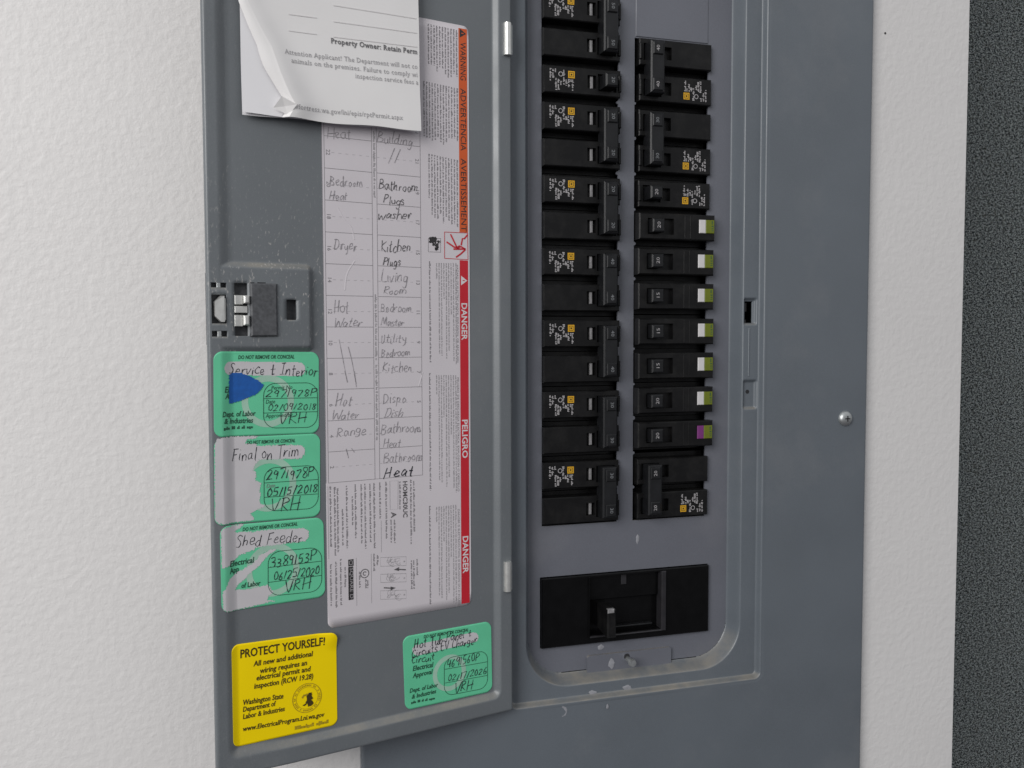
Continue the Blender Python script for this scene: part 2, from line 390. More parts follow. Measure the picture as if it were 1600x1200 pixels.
# stroke letters for handwriting
HW = {
'a': ('.55', ['.42,.46 .22,.54 .05,.30 .15,.03 .33,.12 .44,.50 .44,.12 .54,.02']),
'b': ('.48', ['.06,1 .05,0 .10,.38 .28,.5 .42,.28 .28,.02 .06,.06']),
'c': ('.46', ['.42,.45 .25,.54 .05,.28 .16,.02 .43,.08']),
'd': ('.54', ['.40,.46 .2,.52 .05,.25 .18,.0 .38,.16 .46,1 .45,.1 .52,0']),
'e': ('.46', ['.06,.26 .38,.34 .30,.55 .10,.46 .06,.15 .2,.0 .44,.1']),
'g': ('.50', ['.42,.46 .2,.53 .06,.3 .2,.08 .4,.2 .43,.5 .40,-.2 .2,-.36 .03,-.25']),
'h': ('.50', ['.08,1 .05,0 .12,.35 .28,.52 .40,.4 .41,0']),
'i': ('.22', ['.08,.5 .08,.05 .16,0', '.11,.72 .14,.76']),
'k': ('.46', ['.07,1 .05,0', '.40,.5 .09,.22 .42,0']),
'l': ('.22', ['.10,1 .07,.1 .15,0']),
'm': ('.74', ['.05,.5 .05,0 .1,.38 .24,.5 .32,.3 .32,0 .38,.38 .54,.5 .62,.3 .64,0']),
'n': ('.50', ['.05,.5 .05,0 .12,.38 .28,.52 .4,.35 .42,0']),
'o': ('.48', ['.24,.52 .06,.32 .14,.03 .34,.05 .42,.32 .24,.52']),
'p': ('.48', ['.06,.5 .04,-.36', '.06,.35 .25,.52 .42,.32 .26,.05 .06,.1']),
'r': ('.40', ['.06,.5 .06,0 .12,.34 .24,.5 .38,.46']),
's': ('.42', ['.36,.46 .2,.54 .08,.4 .3,.2 .3,.04 .05,.03']),
't': ('.38', ['.18,.9 .15,.08 .30,.0', '.02,.56 .36,.60']),
'u': ('.50', ['.05,.5 .08,.1 .22,0 .40,.2 .42,.5 .42,.1 .50,0']),
'v': ('.46', ['.04,.5 .2,0 .42,.52']),
'w': ('.64', ['.04,.5 .14,0 .3,.38 .42,0 .60,.52']),
'y': ('.48', ['.05,.5 .1,.15 .3,.12 .42,.5 .36,-.2 .15,-.36']),
'B': ('.62', ['.08,.98 .06,0', '.08,.98 .4,.95 .45,.7 .1,.52 .5,.4 .48,.08 .06,0']),
'C': ('.58', ['.52,.85 .3,1 .06,.5 .2,.03 .54,.12']),
'D': ('.66', ['.1,.98 .07,0', '.02,.97 .4,.92 .58,.5 .4,.06 .05,0']),
'E': ('.52', ['.48,.97 .1,.95 .07,.02 .48,.02', '.08,.5 .4,.52']),
'F': ('.54', ['.1,.97 .07,0', '.02,.96 .52,1', '.08,.5 .38,.54']),
'H': ('.66', ['.1,1 .06,0', '.52,1 .50,0', '.02,.45 .60,.54']),
'I': ('.50', ['.25,.97 .22,.02', '.05,.95 .46,1', '.02,.02 .44,.03']),
'K': ('.56', ['.1,1 .07,0', '.5,.95 .1,.45 .52,0']),
'L': ('.48', ['.12,1 .06,.05 .46,.02']),
'M': ('.80', ['.05,0 .12,.98 .36,.2 .60,1 .68,0']),
'P': ('.56', ['.1,.98 .06,0', '.04,.95 .4,1 .5,.72 .3,.5 .09,.48']),
'R': ('.60', ['.1,.98 .06,0', '.04,.95 .4,1 .48,.72 .1,.5 .54,0']),
'S': ('.54', ['.48,.86 .28,1 .08,.78 .42,.4 .36,.06 .04,.06']),
'T': ('.60', ['.32,.96 .28,0', '.02,.93 .62,1']),
'U': ('.60', ['.08,1 .08,.25 .25,0 .46,.2 .52,1']),
'V': ('.58', ['.04,1 .26,0 .56,1']),
'W': ('.86', ['.04,.98 .2,0 .42,.7 .6,0 .84,1']),
'0': ('.52', ['.28,.98 .06,.6 .14,.05 .36,.05 .46,.5 .28,.98']),
'1': ('.26', ['.14,1 .10,0']),
'2': ('.54', ['.06,.75 .25,.98 .44,.75 .1,.08 .06,.02 .50,.04']),
'3': ('.50', ['.06,.92 .36,.95 .36,.65 .14,.52 .42,.4 .36,.05 .04,.06']),
'4': ('.52', ['.14,1 .06,.42 .48,.46', '.40,.9 .38,0']),
'5': ('.52', ['.14,.95 .08,.55 .38,.55 .40,.1 .05,.04', '.13,.95 .48,1']),
'6': ('.50', ['.36,1 .1,.5 .12,.05 .38,.06 .38,.4 .1,.36']),
'7': ('.52', ['.04,.93 .48,.98 .18,0']),
'8': ('.50', ['.42,.88 .2,1 .1,.75 .42,.3 .28,0 .08,.2 .40,.72 .42,.88']),
'9': ('.48', ['.40,.85 .18,.98 .08,.65 .3,.52 .42,.9 .36,0']),
'/': ('.36', ['.30,.95 .05,-.05']),
'&': ('.56', ['.26,.85 .24,.05', '.04,.42 .48,.50', '.24,.05 .44,.12']),
"'": ('.2', ['.1,1 .08,.85']),
}
def smooth_line(pts, n=4):
    if len(pts) < 3: return pts
    out = []
    for i in range(len(pts)-1):
        p0 = pts[max(0, i-1)]; p1 = pts[i]; p2 = pts[i+1]; p3 = pts[min(len(pts)-1, i+2)]
        for k in range(n):
            t = k/n
            out.append(tuple(0.5*((2*p1[a]) + (-p0[a]+p2[a])*t + (2*p0[a]-5*p1[a]+4*p2[a]-p3[a])*t*t + (-p0[a]+3*p1[a]-3*p2[a]+p3[a])*t**3) for a in (0, 1)))
    out.append(pts[-1]); return out
def ribbon(pts, w, closed=False, press=False):
    """flat 2-D stroke of width w along pts"""
    v, f, n = [], [], len(pts)
    for i, p in enumerate(pts):
        a = pts[i-1] if (i or closed) else p; b = pts[(i+1) % n] if (i < n-1 or closed) else p
        dx, dy = b[0]-a[0], b[1]-a[1]; l = math.hypot(dx, dy) or 1
        ww = w*0.5*(0.45+0.95*rnd.random() if press else 1)
        v += [(p[0]-dy/l*ww, p[1]+dx/l*ww), (p[0]+dy/l*ww, p[1]-dx/l*ww)]
    for i in range(n-1 if not closed else n):
        j = (i+1) % n; f.append((2*i, 2*i+1, 2*j+1, 2*j))
    return [v, f]
def add2(dst, src): return add(dst, src)
def fit(v2, length, p0, p1, cap, s_y=None):
    """map 2-D text (baseline x, y up) onto baseline p0->p1"""
    dx, dz = p1[0]-p0[0], p1[1]-p0[1]; L = math.hypot(dx, dz); ux, uz = dx/L, dz/L
    k = L/length
    return [(p0[0]+ux*x*k-uz*y*cap, p0[1]+uz*x*k+ux*y*cap) for x, y in v2]
def print2d(s, p0, p1, cap, w='r', italic=0.0):
    v, f, x = text2d(s, w, italic)
    return [fit(v, x, p0, p1, cap/0.70), f]
def hand2d(s, p0, p1, cap, pen=0.45, slant=0.12, jit=0.035):
    m = new(); x = 0.0; strokes = []
    for c in s:
        if c == ' ': x += 0.40; continue
        wd, st = HW[c]
        jy = (rnd.random()-.5)*0.2; js = 1+(rnd.random()-.5)*0.26
        for t in st:
            pts = [tuple(float(q) for q in a.split(',')) for a in t.split()]
            pts = [(x+p[0]*js+slant*p[1]+(rnd.random()-.5)*jit*2, p[1]*js+jy+(rnd.random()-.5)*jit*2) for p in pts]
            strokes.append(smooth_line(pts))
        x += float(wd)+0.07
    for st in strokes: add(m, ribbon(fit(st, x, p0, p1, cap), pen, press=True))
    return m
def micro2d(p0, p1, h, seed=0, fill=0.8, wlen=(2, 9)):
    """a line of print too small to read: rows of letter-high bars in word lengths"""
    r = random.Random(seed); m = new()
    dx, dz = p1[0]-p0[0], p1[1]-p0[1]; L = math.hypot(dx, dz); ux, uz = dx/L, dz/L; t = 0
    while t < L:
        for _ in range(r.randint(*wlen)):
            cw = h*(0.35+0.35*r.random()); hh = h*(0.62+0.38*(r.random() < .35)); b = -h*0.2*(r.random() < .12)
            if t+cw > L: break
            q = [(t, b), (t+cw*fill, b), (t+cw*fill, hh), (t, hh)]; n = len(m[0])
            m[0].extend([(p0[0]+ux*x-uz*y, p0[1]+uz*x+ux*y) for x, y in q]); m[1].append((n, n+1, n+2, n+3)); t += cw
        t += h*0.55
    return m
def gridfill(poly, cell=0.55, rag=0.5, seed=0):
    """small-celled patch filling a polygon, with a ragged border"""
    r = random.Random(seed); m = new(); idx = {}
    xs = [p[0] for p in poly]; zs = [p[1] for p in poly]
    def inside(x, z):
        c = False; n = len(poly)
        for i in range(n):
            (x0, z0), (x1, z1) = poly[i], poly[i-1]
            if (z0 > z) != (z1 > z) and x < (x1-x0)*(z-z0)/(z1-z0)+x0: c = not c
        return c
    x0, z0 = min(xs), min(zs); nx = int((max(xs)-x0)/cell)+1; nz = int((max(zs)-z0)/cell)+1
    def vid(i, j):
        if (i, j) not in idx:
            idx[(i, j)] = len(m[0]); m[0].append((x0+i*cell+(r.random()-.5)*cell*rag, z0+j*cell+(r.random()-.5)*cell*rag))
        return idx[(i, j)]
    for i in range(nx):
        for j in range(nz):
            jx, jz = (r.random()-.5)*cell*2*rag, (r.random()-.5)*cell*2*rag
            if inside(x0+(i+.5)*cell+jx, z0+(j+.5)*cell+jz): m[1].append((vid(i, j), vid(i+1, j), vid(i+1, j+1), vid(i, j+1)))
    return m
def ringpts(c, r, n=40, a0=0, a1=360, sq=1.0): return [(c[0]+r*math.cos(math.radians(a0+(a1-a0)*i/n)), c[1]+r*sq*math.sin(math.radians(a0+(a1-a0)*i/n))) for i in range(n+(a1-a0 < 360))]
def rrect(x0, x1, z0, z1, r, n=6):
    out = []
    for cx, cz, a0 in ((x1-r, z1-r, 0), (x0+r, z1-r, 90), (x0+r, z0+r, 180), (x1-r, z0+r, 270)):
        for k in range(n+1):
            a = math.radians(a0+90*k/n); out.append((cx+r*math.cos(a), cz+r*math.sin(a)))
    return out

# ------------------------------------------------------------------ setting: wall, rough wall beyond it
WY = -5.0
wx1 = P(1501, 600, WY)[0]
def make_wall():
    xs = [-2200, -140, 232, wx1]; zs = [-1500, -425, 320, 1200]
    hx = [-75, 175]; hz = [-345, 262]
    XS = [-2200, hx[0], hx[1], wx1]; ZS = [-1500, hz[0], hz[1], 1200]
    m = new(); yb = WY+118
    for i in range(3):
        for j in range(3):
            if i == 1 and j == 1: continue
            n = len(m[0]); a, b, p, q = XS[i], XS[i+1], ZS[j], ZS[j+1]
            m[0].extend([(a, WY, p), (b, WY, p), (b, WY, q), (a, WY, q)]); m[1].append((n, n+1, n+2, n+3))
    for (a, b) in (((wx1, -1500), (wx1, 1200)), ((hx[0], hz[1]), (hx[0], hz[0])), ((hx[1], hz[0]), (hx[1], hz[1])), ((hx[0], hz[0]), (hx[1], hz[0])), ((hx[1], hz[1]), (hx[0], hz[1]))):
        n = len(m[0]); m[0].extend([(a[0], WY, a[1]), (a[0], yb, a[1]), (b[0], yb, b[1]), (b[0], WY, b[1])]); m[1].append((n, n+1, n+2, n+3))
    n = len(m[0]); m[0].extend([(-2200, yb, -1500), (-2200, yb, 1200), (wx1, yb, 1200), (wx1, yb, -1500)]); m[1].append((n, n+1, n+2, n+3))
    w = obj('wall', *m, 'wall'); w['kind'] = 'structure'
    sx, sz = P(1383, 52, WY)
    obj('dark_speck', *cyl(sx, WY-0.25, sz, 0.9, 0.3, 'y', 8), 'ink', None).parent = w
    r = obj('rough_wall', *box(wx1-260, wx1+1500, WY+175, WY+215, -1500, 1200), 'speckle'); r['kind'] = 'structure'
make_wall()

# ------------------------------------------------------------------ electrical panel: cover, deadfront, door
panel = thing('electrical_panel', 'grey steel electrical panel with its hinged door swung open on the white wall', 'electrical panel', (46, WY, -440))
CX0, CX1 = P(565, 1170, -13)[0], P(1356, 600, -13)[0]
CZ0, CZ1 = -440.0, 330.0
SEAT, DEADY = -8.0, 4.0
ST = (HX+1.0, 148.8, -317.5, 240.0)             # step the closed door sits in
RC = (-37.0, 134.0, -307.5, 226.0)              # opening round the breakers
PADS = [(131.5, 147.2, -48.6, -28.2), (131.8, 147.9, -112.0, -89.6)]
KEY = (136.2, 142.6, -47.0, -31.0)
def cover_y(x, z):
    d1 = sd_rr(x, z, *ST, 5.0); d2 = sd_rr(x, z, *RC, 33.0)
    y = -13.0 + 5.0*soft(-d1/1.9) + 12.0*soft(-d2/5.2)
    for p in PADS:
        d = sd_rr(x, z, p[0]-4, p[1]-1.5, p[2], p[3], 1.5)
        if d < 0 and d2 > 0.3: y += 2.4*ss(-d/1.8)*ss((d2-0.2)/1.5)
    e = min(x-CX0, CX1-x, z-CZ0, CZ1-z)
    y += 2.2*(1-math.sqrt(max(0, 1-(1-min(1, e/2.2))**2)))
    y += 0.25*math.sin(x*0.021+1)*math.sin(z*0.013) if d1 > 2 else 0.0
    return y
xs = lines([(CX0, CX0+2.4, .6), (CX0+2.4, ST[0]-1, 9), (ST[0]-1, 4, .6), (4, 96, 5), (96, 156, .55), (156, CX1-2.4, 9), (CX1-2.4, CX1, .6)])
zs = lines([(CZ0, CZ0+2.4, .6), (CZ0+2.4, -322, 9), (-322, -262, .55), (-262, -115, 6), (-115, -86, .8), (-86, -51, 5), (-51, -26, .8), (-26, 186, 8), (186, 246, 1.5), (246, CZ1-2.4, 9), (CZ1-2.4, CZ1, .6)])
inkey = lambda x, z: KEY[0] < x < KEY[1] and KEY[2] < z < KEY[3]
cv = hfield(xs, zs, cover_y, lambda x, z: sd_rr(x, z, *RC, 33.0) < -5.6 or inkey(x, z), 1.4)
cover = obj('cover', *cv, 'cover', panel, smooth=True)
sk = new()                                       # folded edge down to the wall
ring = rrect(CX0+.02, CX1-.02, CZ0+.02, CZ1-.02, 1.0, 3); n = len(ring)
sk[0] = [(x, -10.6, z) for x, z in ring] + [(x, WY, z) for x, z in ring]
sk[1] = [(i, (i+1) % n, n+(i+1) % n, n+i) for i in range(n)]
obj('folded_edge', *sk, 'cover', panel)
en = box(-70, 170, 9, 108, -340, 258); en[1] = en[1][:-1]
obj('enclosure', *en, 'dark', panel)

RB = -193.0                                     # bottom of the lowest breaker row
PITCH = 25.4
CL = (-21.2, 37.2); CR = (49.8, 109.4)
MB = (-22.6, 112.6, -282.4, -230.4)
def make_deadfront():
    top = RB+15*PITCH
    holes = [(CL[0], CL[1], RB-0.3, top, None), (CR[0], CR[1], RB-0.3, top-PITCH-4.2, None), (MB[0], MB[1], MB[2], MB[3], None)]
    d = obj('deadfront', *plate(-44, 141, -316, 234, DEADY, DEADY+1.5, holes, 0.3), 'dead', panel)
    nb = new()                                   # broken twist-out nibs along the openings
    for k in range(1, 15):
        for x, sg in ((CL[1], 1), (CR[0], -1)):
            if rnd.random() < .25: continue
            add(nb, cyl(x-0.3*sg, DEADY-0.05+rnd.random()*.1, RB+k*PITCH+rnd.uniform(-.8, .8), 0.9+rnd.random()*.5, 1.4, 'y', 9))
    obj('twistout_nib', *nb, 'dead', d)['kind'] = 'stuff'
    fp = obj('filler_plate', *box(CR[0]+.6, CR[1]-.6, DEADY-0.7, DEADY+0.9, top-PITCH-3.4, top+30, 0.5), 'dead', d)
    x0, z0 = P(916, 1023, DEADY); x1, z1 = P(1046, 1034, DEADY)
    tab = rrect(13.3, 81.0, -312, -291.2, 2.0, 4); n = len(tab)
    t = obj('tab', [(x, DEADY-2.4, z) for x, z in tab] + [(x, DEADY, z) for x, z in tab],
            [tuple(range(n))] + [(i, n+i, n+(i+1) % n, (i+1) % n) for i in range(n)], 'dead', d)
    hx, hz = P(980, 1027, DEADY-2.4)
    obj('screw_slot', *cyl(hx-.3, DEADY-2.55, hz+.6, 2.3, 0.3, 'y', 14), 'dark', d)
    s = cyl(hx+.3, DEADY-2.0, hz-1.2, 2.0, -9.0, 'y', 14); add(s, cyl(hx+.3, DEADY-10.6, hz-1.2, 3.1, -2.0, 'y', 16, 2.4))
    obj('screw', *s, 'screw', d)
make_deadfront()
# keeper pocket of the latch and its dimple
pk = new()
for a in (box(KEY[0]-.5, KEY[1]+.5, 6, 7, KEY[2]-.5, KEY[3]+.5), box(KEY[0]-1.2, KEY[0]+1.8, -5.2, -3.6, -38.5, -32), box(KEY[0]-1.2, KEY[0]+1.4, -5.2, -3.6, -47.2, -44.5)): add(pk, a)
obj('latch_keeper', *pk, 'dark', panel)
kx, kz = P(1168, 612, SEAT+2)
obj('dimple', *cyl(kx, cover_y(kx, kz)-0.25, kz, 1.5, 0.6, 'y', 14), 'dark', panel)
obj('keeper_rib', *box(138.2, 139.4, SEAT-0.5, SEAT+.5, -87, -51, 0.3), 'cover', panel)
# cover screw
sx, sz = P(1322, 654, -14)
v, f = new()
for k, (rr, yy) in enumerate(((6.1, -12.6), (5.9, -13.6), (4.9, -15.0), (3.0, -15.9), (1.4, -16.1))):
    for i in range(22): v.append((sx+rr*math.cos(i*math.pi/11), yy, sz+rr*math.sin(i*math.pi/11)))
    if k:
        for i in range(22): f.append((22*(k-1)+i, 22*(k-1)+(i+1) % 22, 22*k+(i+1) % 22, 22*k+i))
f.append(tuple(range(88, 110)))
scr = obj('cover_screw', v, f, 'screw', panel, smooth=True)
dr = box(sx-2.2, sx+2.2, -16.25, -15.4, sz-.45, sz+.45); add(dr, box(sx-.45, sx+.45, -16.25, -15.4, sz-2.2, sz+2.2))
obj('drive_recess', *dr, 'dark', scr)
# wall-paint splashes and drips left on the cover
def blob(px, py, rx, rz, y, name='paint_spot', par=panel):
    cx, cz = P(px, py, y); n = 14
    if y is None: y = cover_y(cx, cz)
    pts = [(cx+rx*math.cos(2*math.pi*i/n)*(0.75+.5*rnd.random()), cz+rz*math.sin(2*math.pi*i/n)*(0.75+.5*rnd.random())) for i in range(n)]
    m = [[(x, y-.15, z) for x, z in pts] + [(cx+(x-cx)*.5, y-.4, cz+(z-cz)*.5) for x, z in pts], [tuple(range(n, 2*n))] + [(i, (i+1) % n, n+(i+1) % n, n+i) for i in range(n)]]
    obj(name, *m, 'spot', par, smooth=True)
for a in ((938, 1011, 2.4, 1.9, DEADY), (955, 1036, 2.4, 4.2, DEADY-2.5), (980, 1074, 3.4, 1.9, SEAT), (926, 1082, 3.0, 1.6, SEAT), (949, 1104, 1.0, 1.8, -13.2), (996, 842, 1.2, 4.0, DEADY), (1010, 1075, 1.0, .8, SEAT)):
    blob(*a)
arc = []
for i in range(9):
    a = math.radians(75-150*i/8); q = P(876+9*math.cos(a), 1112-8*math.sin(a), -13.2); arc.append(q)
ra = ribbon(arc, 1.4, press=True)
obj('paint_drip', [(x, cover_y(x, z)-.15, z) for x, z in ra[0]], ra[1], 'spot', panel)

# ---- door leaf, drawn in its own frame (x = 0 at the hinge, leftwards negative)
DL = D(325, 600)[0]; DB = D(565, 1164)[1]; DT = 238.0
RIM = (-192.2+1.0, -13.2+3.6, DB+11.0, DT-11)
x_l = D(343, 300)[0]; x_r0 = D(770, 600)[0]; x_r1 = D(778, 600)[0]; z_b = D(540, 1141)[1]
RIM = (x_l-1.5, x_r1, z_b-1.2, DT-10.0)
LAT = (-230.0, D(486, 480)[0], D(485, 546)[1], D(410, 414)[1])
def door_y(x, z):
    d = sd_rr(x, z, *RIM, 6.0)
    t = 1-soft(-d/(4.0+3.0*ss((-150-x)/30)))
    dl = sd_rr(x, z, LAT[0], LAT[1], LAT[2], LAT[3], 3.0)
    t2 = soft((1.5-dl)/3.6)
    y = -(3.4-1.0*ss((-150-x)/30))*max(t, t2*0.95)
    e = min(x-DL, -x, z-DB, DT-z)
    y += 1.8*(1-math.sqrt(max(0, 1-(1-min(1, max(0, e)/1.8))**2)))
    return y
def drect(x0, y0, x1, y1):
    a = D(x0, y0, -2.4); b = D(x1, y1, -2.4); return (a[0], b[0], b[1], a[1])
SLOTS = [drect(329.5, 441, 354, 449.5), drect(331, 517, 355.5, 526), drect(330, 460, 354.5, 505.5), drect(366, 442, 388, 525), drect(447, 468, 463, 500)]
xs = {DL, 0.0}; zs = {DB, DT}
for s in SLOTS: xs |= {s[0], s[1]}; zs |= {s[2], s[3]}
def merge(base, extra, tol=0.3):
    return sorted([b for b in base if all(abs(b-e) > tol for e in extra)] + list(extra))
gx = merge(lines([(DL, DL+2, .5), (DL+2, RIM[0]+6, .7), (RIM[0]+6, LAT[1]-4, 3), (LAT[1]-4, LAT[1]+5, .7), (LAT[1]+5, RIM[1]-6, 5), (RIM[1]-6, RIM[1]+2, .6), (RIM[1]+2, -2, 2), (-2, 0, .5)]), xs)
gz = merge(lines([(DB, DB+2, .5), (DB+2, RIM[2]-1, 1.5), (RIM[2]-1, RIM[2]+7, .6), (RIM[2]+7, LAT[2]-4, 5), (LAT[2]-4, LAT[2]+4, .7), (LAT[2]+4, LAT[3]-4, 2.5), (LAT[3]-4, LAT[3]+4, .7), (LAT[3]+4, DT-18, 6), (DT-18, DT, 1)]), zs)
inslot = lambda x, z: any(s[0] < x < s[1] and s[2] < z < s[3] for s in SLOTS)
dm = hfield(gx, gz, door_y, inslot, 1.5)
def leaf(v, off=0.0): return [(x, door_y(x, z)-off, z) for x, z in v]
def leafworld(v):        # leaf frame -> world frame, for parts of the panel
    out = []
    for x, y, z in v:
        w = HO + EX*x + EY*y; out.append((w[0], w[1], z))
    return out
door = obj('door', leafworld(dm[0]), dm[1], 'door', panel, smooth=True)
# the spray of specks is laid out in the leaf's own coordinates
door.data.transform(Matrix.Translation(Vector((-(HO[0]-46)*S, -(HO[1]-WY)*S, -440*S))))
door.data.transform(Matrix.Rotation(-DANG, 4, 'Z'))
door.location = ((HO[0]-46)*S, (HO[1]-WY)*S, 440*S); door.rotation_euler = (0, 0, DANG)
def dpart(name, m, mat, smooth=False, parent=None):
    """part of the door given in leaf coordinates"""
    me = mesh_data(name, m[0], m[1], Vector((0, 0, 0)), smooth); me.materials.append(M[mat])
    o = bpy.data.objects.new(name, me); col.objects.link(o); o.parent = parent or door
    return o
dpart('latch_housing', box(SLOTS[0][0]-.8, LAT[1]-2, 2.2, 9.5, LAT[2]+3, LAT[3]-5), 'slide')
sl = [drect(390, 444, 433, 524)][0]
yb = -2.4
dpart('latch_slide', box(sl[0], sl[1], yb-2.2, yb+1.0, sl[2]-.6, sl[3]+.6, 0.9), 'slide')
for (a, b) in (((391, 441), (397, 445)), ((402, 441), (415, 446)), ((391, 521), (417, 526))):
    r = drect(*a, *b); dpart('latch_slot', box(r[0], r[1], yb-.35, yb+.1, r[2], r[3]), 'dark')
for y0, y1 in ((461, 476), (478, 489), (492, 510)):
    r = drect(366.5, y0, 387, y1)
    if y0 == 478: sp = box(r[0], r[1], yb-.4, yb+.4, r[2], r[3], .3)
    else:
        sp = box(r[0], r[1]-2.6, yb-.2, yb+.5, r[2], r[3], .3)
        add(sp, box(r[1]-2.8, r[1]+.6, yb-3.4, yb-.4, r[2]+.6, r[3]-.2, .8))
    dpart('latch_spring', sp, 'metal')
r = drect(335, 462, 354.5, 503); h = (r[3]-r[2])
pr = [(r[0], r[2]+h*.22), (r[0]+3.2, r[2]), (r[0]+5.2, r[2]), (r[0]+5.2, r[3]), (r[0]+3.2, r[3]), (r[0], r[3]-h*.22)]
n = len(pr); tg = [[(x, yb-1.6+.5*(i in (0, 5)), z) for i, (x, z) in enumerate(pr)] + [(x, yb+2.5, z) for x, z in pr], [tuple(range(n))] + [(i, n+i, n+(i+1) % n, (i+1) % n) for i in range(n)]]
add(tg, box(r[0]+5.6, r[1]-.4, yb-.2, yb+1.5, r[2]+.8, r[3]-1.2, .5))
dpart('latch_tongue', tg, 'metal')
for s in SLOTS[:2]:
    c = (s[0]+s[1])/2; dpart('slot_post', box(c-1.1, c+1.1, yb+.2, yb+1.6, s[2]-.2, s[3]+.2, .3), 'screw')
# hinges
for y0, y1 in ((38, 88), (876, 922)):
    z1 = P(792, y0, -19)[1]; z0 = P(792, y1, -19)[1]; hx = P(791.5, (y0+y1)/2, -19)[0]
    hm = cyl(hx, -21.2, z0, 2.7, z1-z0, 'z', 20)
    h = obj('hinge', *hm, 'metal', panel, smooth=False)
    obj('hinge_leaf', *box(hx+.6, hx+3.4, -21.0, -13.2, z0+.8, z1-.8), 'screw', h)

# ------------------------------------------------------------------ circuit breakers
def micro_block(x0, x1, z0, z1, seed, nl, h):
    """print on a breaker, turned a quarter: lines run downwards"""
    r = random.Random(seed); m = new()
    for i in range(nl):
        x = x1-(x1-x0)*(i+.9)/nl
        a = z1-r.choice((0, 0, 1.5, 4.5, 6))*1.0; b = max(z0, a-r.choice((4, 5.5, 7.5, 9)))
        add(m, micro2d((x, a), (x, b), h, seed*31+i, .72, (2, 6)))
    return m
def flat(m2, y): return [[(x, y, z) for x, z in m2[0]], m2[1]]
def std_breaker_parts(poles):
    """left-column orientation; origin at the column edge and the bottom of the lowest row"""
    parts = []
    Hh = PITCH*poles; body = new(); flags = []
    for k in range(poles):
        b = PITCH*k
        add(body, box(-.4, 58.8, DEADY+8.0, 60, b+.25, b+PITCH-.25))
        add(body, plate(.1, 58.2, b+3.3, b+22.3, 0, DEADY+8.2, [(32.8, 39.4, b+8.2, b+17.4, 4.2), (40.6, 55.0, b+6.6, b+18.8, 3.2)], .7))
        add(body, box(56.2, 58.4, -1.2, 3, b+7.0, b+18.4, .5))
        flags.append(box(35.6, 37.6, 1.4, 4.0, b+8.5, b+17.1, .3))
    parts.append(('body', body, 'black'))
    for fl in flags: parts.append(('indicator', fl, 'flag'))
    hd = new()
    if poles == 1: add(hd, box(43.0, 52.6, -9.6, 3, 8.2, 17.4, 1.1))
    else:
        add(hd, box(42.2, 53.2, -9.0, 3, 7.0, Hh-7.0, 1.0))
        for k in range(poles): add(hd, box(44.2, 52.0, -10.2, -8.5, PITCH*k+8.4, PITCH*k+17.0, .6))
    parts.append(('handle', hd, 'blackh'))
    b = PITCH*(poles-1)
    lg = new(); x, z, q = 20.6, b+16.6, 2.45
    parts.append(('logo', [[(x-q, -.12, z-q), (x+q, -.12, z-q), (x+q, -.12, z+q), (x-q, -.12, z+q)], [(0, 1, 2, 3)]], 'ylogo'))
    rg = ribbon([(x-1.5, z-1.5), (x+1.5, z-1.5), (x+1.5, z+1.5), (x-1.5, z+1.5)], .45, True)
    dt = new(); add(dt, flat(rg, -.2)); add(dt, [[(x-.6, -.2, z-.6), (x+.6, -.2, z-.6), (x+.6, -.2, z+.6), (x-.6, -.2, z+.6)], [(0, 1, 2, 3)]])
    parts.append(('logo_print', dt, 'inky'))
    keep = new()
    for q, (tx_, za, zb_) in enumerate(((4.4, 19.8, 10.2), (6.3, 19.4, 12.5), (8.2, 19.8, 16.4), (8.6, 13.4, 4.9), (10.4, 12.8, 5.0), (12.2, 11.6, 8.2), (14.4, 19.4, 9.0), (16.2, 12.8, 8.6), (18.0, 13.4, 7.2), (19.8, 13.2, 10.2), (21.0, 13.2, 4.8))):
        add(keep, micro2d((tx_, b+za), (tx_, b+zb_), 1.45, 60+q+9*poles, .74, (2, 6)))
    add(keep, ribbon(ringpts((12.6, b+16.4), 1.5, 12), .5, True))
    parts.append(('printed_text', flat(keep, -.12), 'mtext'))
    return parts
def afci_parts():
    """right-column orientation, origin at column edge and row bottom"""
    Y = -4.0; body = box(-.4, 59, DEADY+8.0, 60, .25, PITCH-.25)
    add(body, box(.6, 58.4, DEADY-.8, DEADY+8.2, 3.5, 22.1))
    add(body, plate(.4, 61.6, 3.3, 22.3, Y, DEADY-.6, [(7.0, 28.0, 7.0, 18.6, 4.0)], .9))
    add(body, box(36.6, 37.4, Y-.35, Y, 4.4, 21.2, .15)); add(body, box(41.0, 41.6, Y-.3, Y, 4.4, 21.2, .1))
    hd = box(8.2, 17.6, -10.6, 3, 8.0, 17.6, .9)
    return [('body', body, 'black'), ('handle', hd, 'blackh'),
            ('button_patch', box(48.3, 53.6, Y-.9, Y+.2, 8.8, 18.6, .4), 'butw'),
            ('test_button', box(53.6, 60.7, Y-.9, Y+.2, 8.8, 18.6, .4), 'lime'),
            ('printed_text', flat(micro2d((58.2, 17.8), (58.2, 9.8), 1.5, 5, .7, (1, 3)), Y-1.0), 'inkg')]
def build_parts(parts):
    out = []
    for name, m, mat in parts:
        me = mesh_data(name, m[0], m[1]); me.materials.append(M[mat]); out.append((name, me))
    return out
PROTO = {'one': build_parts(std_breaker_parts(1)), 'two': build_parts(std_breaker_parts(2)), 'afci': build_parts(afci_parts())}
PUR = None
